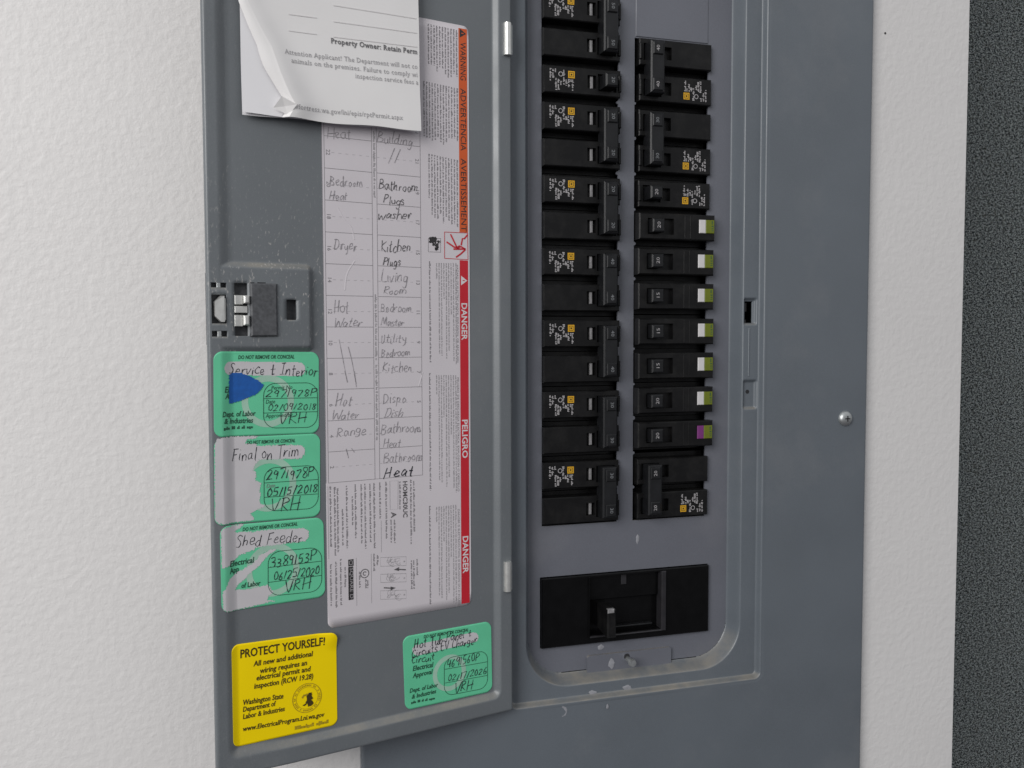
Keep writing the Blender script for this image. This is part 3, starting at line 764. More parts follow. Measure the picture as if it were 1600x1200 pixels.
def breaker(kind, side, row, label, amps, group):
    """row = lowest row the breaker fills, counted from the bottom"""
    poles = 2 if kind == 'two' else 1
    z = RB-1.6+row*PITCH+(1.6 if kind == 'afci' else 0)
    name = {'one': 'circuit_breaker', 'two': 'two_pole_breaker', 'afci': 'test_button_breaker'}[kind]
    x = CL[0] if side == 'L' else CR[0]
    flip = side == 'R' and kind != 'afci'
    org = (x, 0, z) if not flip else (CR[0]+60.2, 0, z+PITCH*poles)
    t = thing(name, label, 'circuit breaker', org, group=group)
    t.location += Vector((rnd.uniform(-.2, .2), rnd.uniform(-.35, .35), rnd.uniform(-.2, .2)))*S
    if flip: t.rotation_euler = (0, math.pi, 0)
    for nm, me in PROTO[kind]:
        if flip and nm == 'indicator': continue
        o = bpy.data.objects.new(nm, me); col.objects.link(o); o.parent = t
        if amps == 'purple' and nm == 'button_patch':
            o.data = me.copy(); o.data.materials[0] = M['purple']; o['label'] = 'purple test button patch'
    num = '20' if amps == 'purple' else amps
    for k in range(poles):
        b = PITCH*k
        if kind == 'afci': m2 = print2d(num, (14.0, 10.6), (14.0, 15.4), 2.6); m = flat(m2, -10.66)
        else: m2 = print2d(num, (47.2, b+14.9), (47.2, b+10.6), 2.5); m = flat(m2, -10.26 if kind == 'two' else -9.66)
        me = mesh_data('amp_rating', m[0], m[1]); me.materials.append(M['mtext' if side == 'R' and num != '30' else 'num'])
        o = bpy.data.objects.new('amp_rating', me); col.objects.link(o); o.parent = t
GL_ = 'breakers in the column beside the door hinge'; GR_ = 'breakers in the column beside the latch slot'
L = [('two', 13, '50', 'black two-pole breaker in hinge-side column, above the lone single-pole breaker'),
     ('one', 12, '20', 'lone black single-pole breaker with separate toggle in the hinge-side column'),
     ('two', 10, '20', 'black two-pole breaker in hinge-side column, first below the lone single-pole breaker'),
     ('two', 8, '20', 'black two-pole breaker in hinge-side column, second below the lone single-pole breaker'),
     ('two', 6, '40', 'black two-pole breaker in hinge-side column, third below the lone single-pole breaker'),
     ('two', 4, '40', 'black two-pole breaker in hinge-side column, third counting up from the main breaker'),
     ('two', 2, '30', 'black two-pole breaker in hinge-side column, second counting up from the main breaker'),
     ('two', 0, '30', 'black two-pole breaker in hinge-side column, lowest, next above the main breaker')]
for kind, row, amps, lab in L: breaker(kind, 'L', row, lab, amps, GL_)
R = [('two', 12, '40', 'black two-pole breaker in latch-side column, directly under the blank grey filler plate'),
     ('two', 10, '30', 'black two-pole breaker in latch-side column, second below the grey filler plate'),
     ('one', 9, '20', 'black single-pole breaker with white print just above the lime test buttons'),
     ('afci', 8, '20', 'topmost breaker with white and lime test button, next to the plain single-pole'),
     ('afci', 7, '20', 'breaker with white and lime test button, second from the top of its kind'),
     ('afci', 6, '15', 'breaker with white and lime test button, third from the top of its kind'),
     ('afci', 5, '15', 'breaker with white and lime test button, fourth from the top of its kind'),
     ('afci', 4, '15', 'breaker with white and lime test button, second above the purple button breaker'),
     ('afci', 3, '20', 'breaker with white and lime test button, right above the purple button breaker'),
     ('afci', 2, 'purple', 'breaker with purple and lime test button in the latch-side column'),
     ('two', 0, '20', 'lowest black two-pole breaker in latch-side column, under the purple button breaker')]
for kind, row, amps, lab in R: breaker(kind, 'R', row, lab, amps, GR_)

# main breaker
def main_breaker():
    t = thing('main_breaker', 'wide glossy black main breaker below both columns of breakers', 'main breaker', ((MB[0]+MB[1])/2, 8, MB[2]))
    Y = 1.0; x0, x1, z0, z1 = MB[0]+.5, MB[1]-.5, MB[2]+.5, MB[3]-.5
    fx0, fx1, fz0 = P(919, 960, Y)[0], P(1039, 950, Y)[0], P(950, 993, Y)[1]
    obj('body', *plate(x0, x1, z0, z1, Y, 70, [(fx0+1.4, fx1-1.4, fz0+1.4, z1-1.6, 7.0)], .6), 'blackgloss', t)
    fr = new()
    for a in ((fx1-3.8, fx1, fz0, z1-1.2), (fx0+1.0, fx1-3.8, fz0, fz0+1.0)): add(fr, box(a[0], a[1], Y-2.2, Y+6.5, a[2], a[3], .5))
    obj('side_lip', *box(fx0, fx0+1.0, Y-1.2, Y+6.5, fz0, z1-1.2, .4), 'blackgloss', t)
    obj('bezel', *fr, 'bezel', t)  # right and bottom lips coloured lighter to stand for their sheen
    obj('inner_ledge', *box(fx0+18, fx1-9, Y+2.6, Y+7.2, fz0+4.2, fz0+5.4, .4), 'blackh', t)
    hx0, hz1 = P(946, 951, Y-9); hx1, hz0 = P(963, 984, Y-9)
    h = box(hx0, hx1-1.6, Y-13, Y+7, hz0-1.5, hz1, 1.2)
    # slope the near end of the toggle
    h[0] = [(x, y, z-(3.0 if (y < Y-8 and z < (hz0+hz1)/2) else 0)) for x, y, z in h[0]]
    hd = obj('handle', *h, 'black', t)
    obj('handle_tip', *box(hx0+.3, hx1-3.2, Y-13.4, Y-10.2, hz1-2.6, hz1+.5, .5), 'flag', hd)
    a = P(973, 899, Y); b = P(981, 914, Y)
    obj('indicator', *box(a[0], b[0], Y+2.4, Y+4.2, b[1], a[1], .3), 'bezel', t)
    obj('upper_block', *box(fx0+2.4, fx1-4.4, Y+3.6, Y+7.2, z1-20, z1-1.8, .5), 'blackgloss', t)
main_breaker()

# ------------------------------------------------------------------ things stuck to the door leaf
class Leaf:
    """a thing lying on the door, with px() from photo pixels to the leaf"""
    def __init__(s, name, label, cat, base, group=None):
        s.t = thing(name, label, cat, (base[0], door_y(*base), base[1]), True, group)
    def part(s, name, m2, mat, off, label=None, lift=None):
        lift = lift or getattr(s, 'lift', None)
        v = [(x, door_y(x, z)-off-(lift(x, z) if lift else 0), z) for x, z in m2[0]]
        o = obj(name, v, m2[1], mat, s.t, label=label)
        if name == 'fine_print': o['kind'] = 'stuff'
        return o
def sheet(tl, tr, bl, br, r, step=2.5):
    """rounded quad, gridded so that it can follow the surface"""
    w = (math.dist(tl, tr)+math.dist(bl, br))/2; h = (math.dist(tl, bl)+math.dist(tr, br))/2
    us = sorted({0.0, w, *[r-r*math.cos(k*math.pi/12) for k in range(7)], *[w-r+r*math.cos(k*math.pi/12) for k in range(7)], *[w*i/max(2, int(w/step)) for i in range(1, max(2, int(w/step)))]})
    us2 = [us[0]]
    for u in us[1:]:
        if u-us2[-1] > .02: us2.append(u)
    us = us2; nz = max(2, int(h/step)); m = new()
    for u in us:
        e = 0
        if u < r: e = r-math.sqrt(max(0, r*r-(r-u)**2))
        elif u > w-r: e = r-math.sqrt(max(0, r*r-(u-w+r)**2))
        for j in range(nz+1):
            v = e+(h-2*e)*j/nz; a, b = u/w, v/h
            m[0].append(tuple((1-b)*((1-a)*bl[i]+a*br[i])+b*((1-a)*tl[i]+a*tr[i]) for i in (0, 1)))
    k = nz+1
    for i in range(len(us)-1):
        for j in range(nz): m[1].append((i*k+j, (i+1)*k+j, (i+1)*k+j+1, i*k+j+1))
    edge = [i*k for i in range(len(us))] + [(len(us)-1)*k+j for j in range(1, k)] + [i*k+nz for i in reversed(range(len(us)-1))] + [j for j in reversed(range(1, nz))]
    return m, edge
def thick(m, edge, off, th, lift=None):
    f = lambda x, z: door_y(x, z)-off-(lift(x, z) if lift else 0)
    v = [(x, f(x, z), z) for x, z in m[0]]; n = len(v); fc = list(m[1])
    v += [(m[0][i][0], f(*m[0][i])+th, m[0][i][1]) for i in edge]; k = len(edge)
    fc += [(edge[(i+1) % k], edge[i], n+i, n+(i+1) % k) for i in range(k)]
    return v, fc
class Crop:
    """pixel coordinates inside one enlarged view of the photograph"""
    def __init__(s, ox, oy, k): s.ox, s.oy, s.k = ox, oy, k
    def __call__(s, x, y): return D(s.ox+x/s.k, s.oy+y/s.k)
    def mm(s, d): return d/s.k/2.31
def sticker(name, label, cat, corners, r, mat, group=None, lift=None):
    c = [D(*q) for q in corners]; base = ((c[2][0]+c[3][0])/2, (c[2][1]+c[3][1])/2)
    L = Leaf(name, label, cat, base, group)
    m, e = sheet(*c, r, 1.1); v, f = thick(m, e, .28, .26, lift)
    obj('film', v, f, mat, L.t, smooth=True)
    L.lift = lift
    return L
def poly(C, pts): return [C(*p) for p in pts]

def green_base(L, C, ring, box_, lines_, tilt=0):
    if ring:
        c = C(*ring[:2]); r = C.mm(ring[2]); m = new()
        add(m, ribbon(ringpts(c, r), C.mm(ring[3]), True))
        L.part('seal_ring', m, 'ring', .34)
    x0, x1, y0, y1, rad = box_
    a = C(x0, y0); b = C(x1, y1)
    m = new(); q = [C(x, y) for x, y in ((x0, y0), (x1, y0+tilt), (x0, y1), (x1, y1+tilt))]
    w = math.dist(q[0], q[1]); h = math.dist(q[0], q[2]); rr = C.mm(rad)
    pts = rrect(0, w, 0, h, rr, 6)
    pts = [tuple((1-z/h)*((1-x/w)*q[2][i]+x/w*q[3][i])+z/h*((1-x/w)*q[0][i]+x/w*q[1][i]) for i in (0, 1)) for x, z in pts]
    add(m, ribbon(pts, .34, True))
    for p0, p1 in lines_: add(m, ribbon([C(*p0), C(*p1)], .32))
    L.part('permit_box', m, 'inkg', .44)
def put(L, C, s, p0, p1, cap, w='b', mat='inkg', italic=.2, name='printed_text'):
    L.part(name, print2d(s, C(*p0), C(*p1), C.mm(cap), w, italic), mat, .46)
def hand(L, C, s, p0, p1, cap, pen=.42, mat='pen', slant=.15):
    L.part('handwriting', hand2d(s, C(*p0), C(*p1), C.mm(cap), pen, slant), mat, .50)
def tiny(L, C, p0, p1, cap, mat='inkg', seed=1):
    L.part('fine_print', micro2d(C(*p0), C(*p1), C.mm(cap), seed), mat, .46)
def pill(L, C, p):
    q = poly(C, p); L.part('writing_strip', gridfill(q, .4, .15), 'pale', .36)
def pillpts(x0, x1, y0, y1, x1y0=None, x1y1=None):
    """capsule between a left end (y0..y1) and a right end, ends rounded"""
    a0, a1 = (y0, y1); b0 = y0 if x1y0 is None else x1y0; b1 = y1 if x1y1 is None else x1y1
    out = []
    for k in range(9):
        t = math.radians(-90+180*k/8); r = (b1-b0)/2; out.append((x1-r+r*math.cos(t), (b0+b1)/2+r*math.sin(t)))
    for k in range(9):
        t = math.radians(90+180*k/8); r = (a1-a0)/2; out.append((x0+r+r*math.cos(t), (a0+a1)/2+r*math.sin(t)))
    return out
GS = 'green inspection stickers on the open door'
# --- sticker 1
L = sticker('inspection_sticker', 'green approval sticker handwritten Service & Interior with blue tape on it', 'sticker', [(332, 549), (498, 550), (333, 683), (498, 677)], 5.0, 'green', GS)
C = Crop(325, 540, 8)
pill(L, C, pillpts(195, 1215, 200, 368, 208, 380))
green_base(L, C, (750, 695, 250, 70), (692, 1365, 472, 1030, 130), [((692, 662), (1365, 650)), ((692, 842), (1365, 824))], -10)
put(L, C, 'DO NOT REMOVE OR CONCEAL', (372, 168), (1075, 160), 40)
put(L, C, 'Electrical', (195, 585), (520, 575), 62); put(L, C, 'Approval', (205, 665), (500, 655), 58)
put(L, C, 'Dept. of Labor', (165, 890), (585, 875), 56); put(L, C, '& Industries', (190, 975), (558, 962), 56)
tiny(L, C, (185, 1052), (565, 1030), 34)
put(L, C, 'Permit No', (785, 552), (1050, 540), 44, 'r'); put(L, C, 'Date', (715, 726), (835, 720), 44, 'r'); put(L, C, 'Approved by', (715, 902), (1050, 885), 44, 'r')
hand(L, C, 'Service & Interior', (255, 352), (1370, 378), 120); hand(L, C, '2971978P', (715, 640), (1360, 630), 82)
hand(L, C, '02/09/2018', (740, 808), (1350, 795), 72); hand(L, C, 'VRH', (880, 985), (1240, 950), 120)
tp = [C(*q) for q in ((258, 362), (300, 342), (400, 338), (500, 375), (610, 430), (665, 468), (700, 490), (655, 555), (590, 610), (500, 650), (400, 690), (320, 715), (258, 722))]
LT = Leaf('blue_tape', 'torn scrap of blue tape stuck on the Service & Interior sticker', 'tape', tp[-1])
gm = gridfill(tp, .45, .35, 3)
LT.part('tape', gm, 'blue', .62)
# --- sticker 2
L = sticker('inspection_sticker', 'green approval sticker half scraped to white, handwritten Final on Trim', 'sticker', [(333, 685), (500, 677), (334, 821), (500, 807)], 5.0, 'green', GS)
C = Crop(325, 670, 8)
green_base(L, C, (760, 690, 265, 75), (698, 1375, 490, 1030, 130), [((700, 675), (1370, 632)), ((705, 855), (1365, 812))], -38)
sc = [(100, 118), (300, 95), (620, 88), (600, 122), (480, 130), (460, 180), (620, 190), (600, 212), (1160, 200), (1205, 245), (1205, 320), (1160, 370), (640, 385), (600, 430), (555, 520), (600, 540), (590, 640), (660, 680), (640, 760), (660, 810), (640, 880), (650, 930), (720, 965), (600, 1015), (520, 1060), (570, 1110), (580, 1140), (220, 1182), (120, 1180), (75, 1130), (72, 190)]
L.part('scraped_patch', gridfill(poly(C, sc), .4, .8, 4), 'pale', .40, 'green print scraped off to white')
put(L, C, 'DO NOT REMOVE OR CONCEAL', (480, 192), (1085, 165), 38)
put(L, C, 'Date', (725, 740), (835, 728), 44, 'r', 'grey1')
hand(L, C, 'Final on Trim', (295, 400), (1135, 350), 135); hand(L, C, '2971978P', (720, 650), (1325, 592), 105, .5)
hand(L, C, '05/15/2018', (725, 845), (1370, 785), 92, .5); hand(L, C, 'VRH', (770, 1030), (1150, 1000), 140, .5)
# --- sticker 3
L = sticker('inspection_sticker', 'green approval sticker streaked with white scrapes, handwritten Shed Feeder', 'sticker', [(342, 822), (505, 808), (345, 957), (508, 932)], 5.0, 'green', GS)
C = Crop(325, 805, 7.5)
green_base(L, C, (760, 640, 245, 65), (702, 1330, 432, 948, 125), [((705, 612), (1322, 536)), ((705, 786), (1330, 702))], -62)
s1 = [(160, 150), (290, 118), (420, 100), (390, 140), (310, 185), (345, 202), (400, 190), (520, 195), (640, 172), (1120, 150), (1178, 185), (1180, 250), (1140, 300), (560, 378), (540, 402), (380, 460), (300, 530), (240, 590), (152, 612), (140, 380), (140, 190)]
s2 = [(158, 890), (200, 850), (240, 750), (330, 670), (470, 600), (540, 555), (600, 470), (720, 405), (820, 392), (700, 470), (640, 540), (600, 590), (540, 640), (470, 690), (440, 740), (360, 800), (310, 872), (500, 862), (620, 830), (700, 810), (760, 900), (700, 960), (690, 992), (790, 1000), (500, 1070), (215, 1125), (165, 1090)]
L.part('scraped_patch', gridfill(poly(C, s1), .4, .8, 5), 'pale', .40, 'green print scraped off to white')
L.part('scraped_patch', gridfill(poly(C, s2), .4, .8, 6), 'pale', .40, 'green print scraped off to white')
put(L, C, 'DO NOT REMOVE OR CONCEAL', (400, 186), (1045, 118), 36)
put(L, C, 'Electrical', (245, 600), (535, 552), 58); put(L, C, 'App', (250, 682), (360, 655), 56); put(L, C, 'of Labor', (385, 852), (608, 818), 50)
hand(L, C, 'Shed Feeder', (315, 368), (1110, 312), 125); hand(L, C, '3389153P', (725, 622), (1265, 522), 100, .5)
hand(L, C, '06/25/2020', (765, 758), (1305, 690), 86, .5); hand(L, C, 'VRH', (890, 905), (1210, 845), 115, .5)
# --- sticker 4
L = sticker('inspection_sticker', 'clean green approval sticker near the hinge, handwritten Hot Tub Panel and EV Charger', 'sticker', [(629, 995), (767, 970), (633, 1110), (769, 1080)], 5.0, 'green', GS)
C = Crop(620, 960, 7.5)
pill(L, C, pillpts(180, 955, 350, 480, 208, 325))
green_base(L, C, (615, 682, 185, 55), (553, 1060, 515, 955, 110), [((556, 642), (1057, 552)), ((560, 802), (1060, 712))], -98)
put(L, C, 'DO NOT REMOVE OR CONCEAL', (310, 278), (835, 195), 36)
put(L, C, 'Electrical', (180, 662), (420, 612), 56); put(L, C, 'Approval', (185, 742), (412, 692), 54)
put(L, C, 'Dept. of Labor', (145, 918), (475, 845), 48); put(L, C, '& Industries', (170, 988), (455, 918), 48)
tiny(L, C, (165, 1045), (450, 990), 30)
hand(L, C, 'Hot Tub Panel &', (195, 405), (880, 258), 105, .5); hand(L, C, 'Circuits EV Charger', (170, 505), (940, 330), 95, .5)
hand(L, C, 'Circuit', (165, 580), (440, 525), 80, .5); hand(L, C, '4691560P', (580, 622), (970, 530), 95, .45)
hand(L, C, '02/17/2026', (590, 782), (1050, 692), 76, .45); hand(L, C, 'VRH', (665, 922), (890, 878), 110, .5)
# --- yellow notice
cpt = [D(*q) for q in ((361, 1008), (525, 986), (364, 1168), (527, 1132))]
liftc = lambda x, z: 2.6*ss(1-math.hypot(x-cpt[1][0], z-cpt[1][1])/13)
L = sticker('warning_notice', 'bright yellow Protect Yourself notice with black print and a round seal', 'sticker', [(361, 1008), (525, 986), (364, 1168), (527, 1132)], 4.2, 'yellow', None, liftc)
C = Crop(350, 970, 5.716)
for s, a, b, c, w in (('PROTECT YOURSELF!', (140, 332), (900, 212), 66, 'b'), ('All new and additional', (262, 405), (790, 312), 42, 'b'), ('wiring requires an', (318, 467), (740, 392), 42, 'b'),
                      ('electrical permit and', (285, 532), (770, 447), 42, 'b'), ('inspection (RCW 19.28)', (265, 605), (795, 512), 42, 'b'), ('Washington State', (165, 752), (527, 690), 42, 'b'),
                      ('Department of', (165, 812), (455, 757), 40, 'b'), ('Labor & Industries', (165, 876), (540, 802), 40, 'b'), ('www.ElectricalProgram.Lni.wa.gov', (165, 985), (890, 852), 38, 'b')):
    put(L, C, s, a, b, c, w, 'inky', .12 if a[0] != 140 else 0.0)
tiny(L, C, (630, 972), (940, 908), 30, 'ydark', 9)
c = C(740, 686); r = C.mm(118); m = new()
add(m, ribbon(ringpts(c, r), .38, True)); add(m, ribbon(ringpts(c, r*.76), .22, True))
for i in range(46):
    a = i/46*360
    if rnd.random() < .75: add(m, ribbon(ringpts(c, r*.87, 2, a, a+4.5), .95))
L.part('seal', m, 'ydark', .46)
pf = [(700, 755), (725, 735), (740, 700), (735, 670), (760, 640), (785, 640), (780, 668), (795, 690), (778, 700), (800, 735), (775, 758), (750, 762), (742, 735), (715, 760)]
L.part('seal_portrait', gridfill(poly(C, pf), .3, .5, 8), 'inky', .47)
pf2 = [(690, 690), (700, 662), (735, 650), (760, 640), (745, 665), (715, 670), (705, 692)]
L.part('seal_portrait', gridfill(poly(C, pf2), .3, .5, 8), 'ydark', .47)

# ------------------------------------------------------------------ circuit directory label
lx0, lx1 = -0.5*(-D(512, 983)[0]-D(503, 250)[0]), -0.5*(-D(737, 943)[0]-D(733, 60)[0])
lx0 = (D(512, 983)[0]+D(503, 250)[0])/2; lx1 = (D(736, 900)[0]+D(732, 100)[0])/2
lz0 = (D(512, 983)[1]+D(737, 943)[1])/2; lz1 = D(700, 36)[1]
L = Leaf('circuit_directory', 'long pale circuit directory label with pencilled room names and red danger strip', 'label', ((lx0+lx1)/2, lz0))
m, e = sheet((lx0, lz1), (lx1, lz1), (lx0, lz0), (lx1, lz0), 4.0, 6.0)
v, f = thick(m, e, .28, .26); obj('film', v, f, 'label', L.t, smooth=True)
# strips
bx0, bx1 = (D(716, 363)[0]+D(720, 500)[0])/2, (D(729, 363)[0]+D(734, 700)[0])/2
oz1, oz0 = D(722, 45)[1], D(722, 363)[1]; rz1, rz0 = D(727, 407)[1], D(729, 942)[1]
quad = lambda a, b, c, d: [[(a, c), (b, c), (b, d), (a, d)], [(0, 1, 2, 3)]]
L.part('warning_strip', quad(bx0, bx1, oz0, oz1), 'orange', .36); L.part('danger_strip', quad(bx0, bx1, rz0, rz1), 'red', .36)
xt = bx0+1.2; cap = (bx1-bx0)-2.1
def vtext(s, y0, y1, mat, capx=cap, x=xt, w='b', off=.45, px=725):
    L.part('printed_text', print2d(s, (x, D(px, y0)[1]), (x, D(px, y1)[1]), capx, w), mat, off)
vtext('WARNING', 67, 127, 'ink', w='r'); vtext('ADVERTENCIA', 139, 236, 'ink', w='r'); vtext('AVERTISSEMENT', 248, 362, 'ink', w='r')
vtext('DANGER', 473, 531, 'white'); vtext('PELIGRO', 655, 716, 'white'); vtext('DANGER', 837, 895, 'white')
def tri(y0, y1, mat, mark):
    a, b = D(725, y0)[1], D(725, y1)[1]; xm = (bx0+bx1)/2
    L.part('alert_symbol', [[(bx0+.9, a), (bx0+.9, b), (bx1-.7, (a+b)/2)], [(0, 1, 2)]], mat, .42)
    L.part('alert_symbol', quad(bx0+2.0, bx1-2.4, (a+b)/2-.3, (a+b)/2+.3), mark, .46)
tri(46, 60, 'ink', 'orange'); tri(431, 446, 'white', 'red')
# blocks of fine print, lines running downwards
CW = Crop(640, 20, 3.75)
def block(xa, xb, n, yt, lens, mat='grey1', h=.95, seed=1):
    r = random.Random(seed)
    for i in range(n):
        x = xa+(xb-xa)*i/max(1, n-1); a = D(x, yt+(x-690)*.22 if yt < 300 else yt+(690-x)*(.0 if yt < 600 else .12)); 
        ln = lens[i % len(lens)]
        b = D(x, yt+ln); yield (a[0], a[1]), (a[0], b[1])
def blk(*a, **k):
    m = new()
    for i, (p, q) in enumerate(block(*a, **{x: y for x, y in k.items() if x in ('seed',)})): add(m, micro2d(p, q, k.get('h', 1.0), i*7+int(a[3]), .78))
    L.part('fine_print', m, k.get('mat', 'grey1'), .38)
blk(668, 712, 11, 42, [58, 60, 62, 70, 64, 66, 76, 80, 80, 74, 78])
blk(661, 713, 13, 133, [82, 82, 84, 88, 86, 84, 90, 94, 90, 84, 86, 84, 88])
blk(669, 713, 11, 245, [66, 92, 96, 98, 90, 104, 94, 100, 106, 106, 110])
for y0, y1 in ((408, 570), (583, 771), (788, 948)):
    w = y1-y0
    blk(681, 711, 9, y0+3, [w*.16, w*.88, w*.9, w*.35, w*.93, w*.85, w*.5, w*.95, w*.98], mat='grey2', h=.85)
    blk(670, 670.1, 1, y0, [w*.98], mat='grey1', h=1.1)
    vtext('HAZARD OF ELECTRIC SHOCK, EXPLOSION, OR ARC FLASH' if y0 == 408 else 'PELIGRO DE DESCARGA ELECTRICA, EXPLOSION O DESTELLO' if y0 == 583 else 'DANGER D ELECTROCUTION, D EXPLOSION OU D ECLAIR', y0+6, y1-4, 'grey1', 1.35, D(715, 600)[0]-.6, 'r', .40)
# pictograms
C7 = Crop(640, 330, 3.75)
m = new()
add(m, ribbon(poly(C7, [(203, 122), (338, 128), (340, 284), (203, 276)]), .5, True))
for st in ([(215, 180), (262, 212)], [(238, 135), (280, 222)], [(262, 212), (300, 208), (326, 224)], [(326, 224), (298, 250), (270, 270)], [(255, 222), (325, 222)], [(338, 138), (318, 162), (308, 160), (300, 200)], [(290, 200), (282, 226)]):
    add(m, ribbon(poly(C7, st), 1.0))
L.part('shock_pictogram', m, 'red', .46)
m = new(); add(m, ribbon(poly(C7, [(108, 160), (180, 160), (180, 240), (108, 238)]), .22, True))
for q in ((112, 150, 190, 188), (132, 185, 150, 205), (150, 190, 168, 226), (160, 172, 176, 192), (146, 214, 164, 232)):
    a = C7(q[0], min(q[1], q[3])); b = C7(q[2] if q[2] > q[0] and q[2] < 180 else q[0]+44, max(q[1], q[3]))
    add(m, gridfill([(a[0], a[1]), (b[0], a[1]), (b[0], b[1]), (a[0], b[1])], .45, .9, q[0]))
L.part('code_block_print', m, 'ink', .44)
# table
rowz = lambda k: D(582, 511)[1] + (6-k)*19.33*(D(582, 511)[1]-D(582, 750)[1])/(4.97*19.33)
zA, zB = D(580, 511)[1], D(590, 748)[1]; pit = (zA-zB)/5.0
rowz = lambda k: zA+(6-k)*pit
tx = [D(506, 300)[0]*.5+D(513, 700)[0]*.5, D(582, 300)[0]*.5+D(584, 700)[0]*.5, D(589, 300)[0]*.5+D(592, 700)[0]*.5, D(655, 300)[0]*.5+D(661, 700)[0]*.5]
m = new(); md = new()
for k in range(-3, 12):
    for a, b in ((tx[0], tx[1]), (tx[2], tx[3])): add(m, ribbon([(a, rowz(k)), (b, rowz(k))], .26))
    if k > -3:
        zc = rowz(k)+pit/2
        for a, b in ((tx[0]+4.5, tx[1]), (tx[2], tx[3]-4.5)):
            q = a
            while q+2 < b: add(md, ribbon([(q, zc), (q+1.9, zc)], .16)); q += 4.4
for x in tx: add(m, ribbon([(x, rowz(11)), (x, rowz(-3))], .24))
add(m, ribbon([(tx[0]-1.4, rowz(11)), (tx[0]-1.4, rowz(-3))], .2)); add(m, ribbon([(tx[1], rowz(11)), (tx[2], rowz(11))], .2))
L.part('table_lines', m, 'grey1', .38); L.part('dashed_lines', md, 'grey2', .38)
m = new()
for k in range(-2, 12):
    nl, nr = 2*(12-k), 2*(12-k)-1; zc = rowz(k)+pit/2
    for s, x in ((str(nl), tx[0]+1.2), (str(nr), tx[3]-3.4)):
        w = 1.75*len(s); add(m, print2d(s, (x, zc+w/2), (x, zc-w/2), 2.5))
L.part('circuit_numbers', m, 'grey1', .40)
m = new()
for i, (ya, yb_) in enumerate(((205, 310), (460, 565), (570, 690))):
    xm = (tx[1]+tx[2])/2-.5; add(m, micro2d((xm, D(586, ya)[1]), (xm, D(586, yb_)[1]), 1.3, 40+i, .8))
L.part('fine_print', m, 'grey2', .38)
CB = {2: Crop(490, 180, 5.4526), 3: Crop(490, 380, 5.4526), 4: Crop(490, 580, 5.4526)}
HWD = [  # view, word, start, end, cap height, shade
 (2, 'Heat', (115, 198), (320, 205), 75, 'p'), (2, 'Building', (535, 222), (840, 262), 80, 'p'), (2, '11', (615, 400), (720, 410), 115, 'p'),
 (2, 'Bedroom', (135, 605), (420, 610), 70, 'p'), (2, 'Heat', (130, 718), (285, 722), 62, 'p'), (2, 'Bathroom', (550, 628), (885, 650), 72, 'd'), (2, 'Plugs', (592, 755), (770, 765), 70, 'd'),
 (2, 'washer', (545, 885), (835, 890), 74, 'd'), (2, 'Dryer', (170, 1145), (370, 1150), 80, 'p'), (2, 'Kitchen', (570, 1160), (825, 1165), 85, 'd'),
 (3, 'Plugs', (585, 185), (740, 190), 62, 'd'), (3, 'Living', (575, 328), (800, 328), 95, 'p'), (3, 'Room', (585, 432), (785, 432), 60, 'p'), (3, 'Hot', (165, 588), (300, 585), 90, 'p'), (3, 'Water', (165, 712), (410, 705), 70, 'p'),
 (3, 'Bedroom', (565, 582), (835, 580), 66, 'p'), (3, 'Master', (570, 705), (770, 700), 62, 'p'), (3, 'Utility', (565, 850), (790, 845), 72, 'p'), (3, 'Bedroom', (570, 968), (825, 958), 66, 'p'), (3, 'Kitchen', (580, 1100), (840, 1095), 72, 'p'),
 (4, 'Hot', (180, 292), (325, 285), 95, 'p'), (4, 'Water', (150, 418), (380, 402), 68, 'p'), (4, 'Dispo', (585, 275), (790, 262), 85, 'p'), (4, 'Dish', (595, 395), (760, 383), 66, 'p'), (4, 'Range', (190, 560), (450, 530), 78, 'p'),
 (4, 'Bathroom', (570, 535), (915, 510), 80, 'p'), (4, 'Heat', (590, 652), (740, 640), 66, 'p'), (4, 'Bathroom', (590, 782), (925, 755), 75, 'p'), (4, 'Heat', (590, 912), (850, 885), 92, 'x')]
for vw, s, a, b, c_, sh in HWD:
    Cc = CB[vw]; L.part('handwriting', hand2d(s, Cc(*a), Cc(*b), Cc.mm(c_), {'p': .38, 'd': .48, 'x': .64}[sh], .18+rnd.uniform(-.08, .14), .065), {'p': 'pencil', 'd': 'pencild', 'x': 'pen'}[sh], .48)
m = new()
for Cc, st in ((CB[3], [(215, 820), (240, 950), (285, 1185)]), (CB[3], [(292, 880), (325, 1010), (360, 1200)]), (CB[4], [(345, 0), (362, 135)]), (CB[4], [(275, 660), (295, 740)]), (CB[4], [(320, 655), (345, 690)]), (CB[4], [(262, 0), (285, 90)])):
    add(m, ribbon(smooth_line(poly(Cc, st)), .34, press=True))
L.part('pencil_mark', m, 'pencil', .48)
m = new()
for Cc, st in ((CB[2], [(205, 790), (255, 880), (320, 960), (345, 1060)]), (CB[3], [(350, 150), (285, 260), (265, 400)]), (CB[4], [(930, 10), (895, 125)])):
    q = smooth_line(poly(Cc, st), 6); rb = ribbon(q, 1.0); v3 = [(x, door_y(x, z)-.30, z) for x, z in rb[0]]; n0 = len(v3)
    v3 += [(x, door_y(x, z)-.48, z) for x, z in q]
    fc = []
    for i in range(len(q)-1): fc += [(2*i, n0+i, n0+i+1, 2*i+2), (n0+i, 2*i+1, 2*i+3, n0+i+1)]
    obj('film_crease', v3, fc, 'label', L.t, smooth=True)
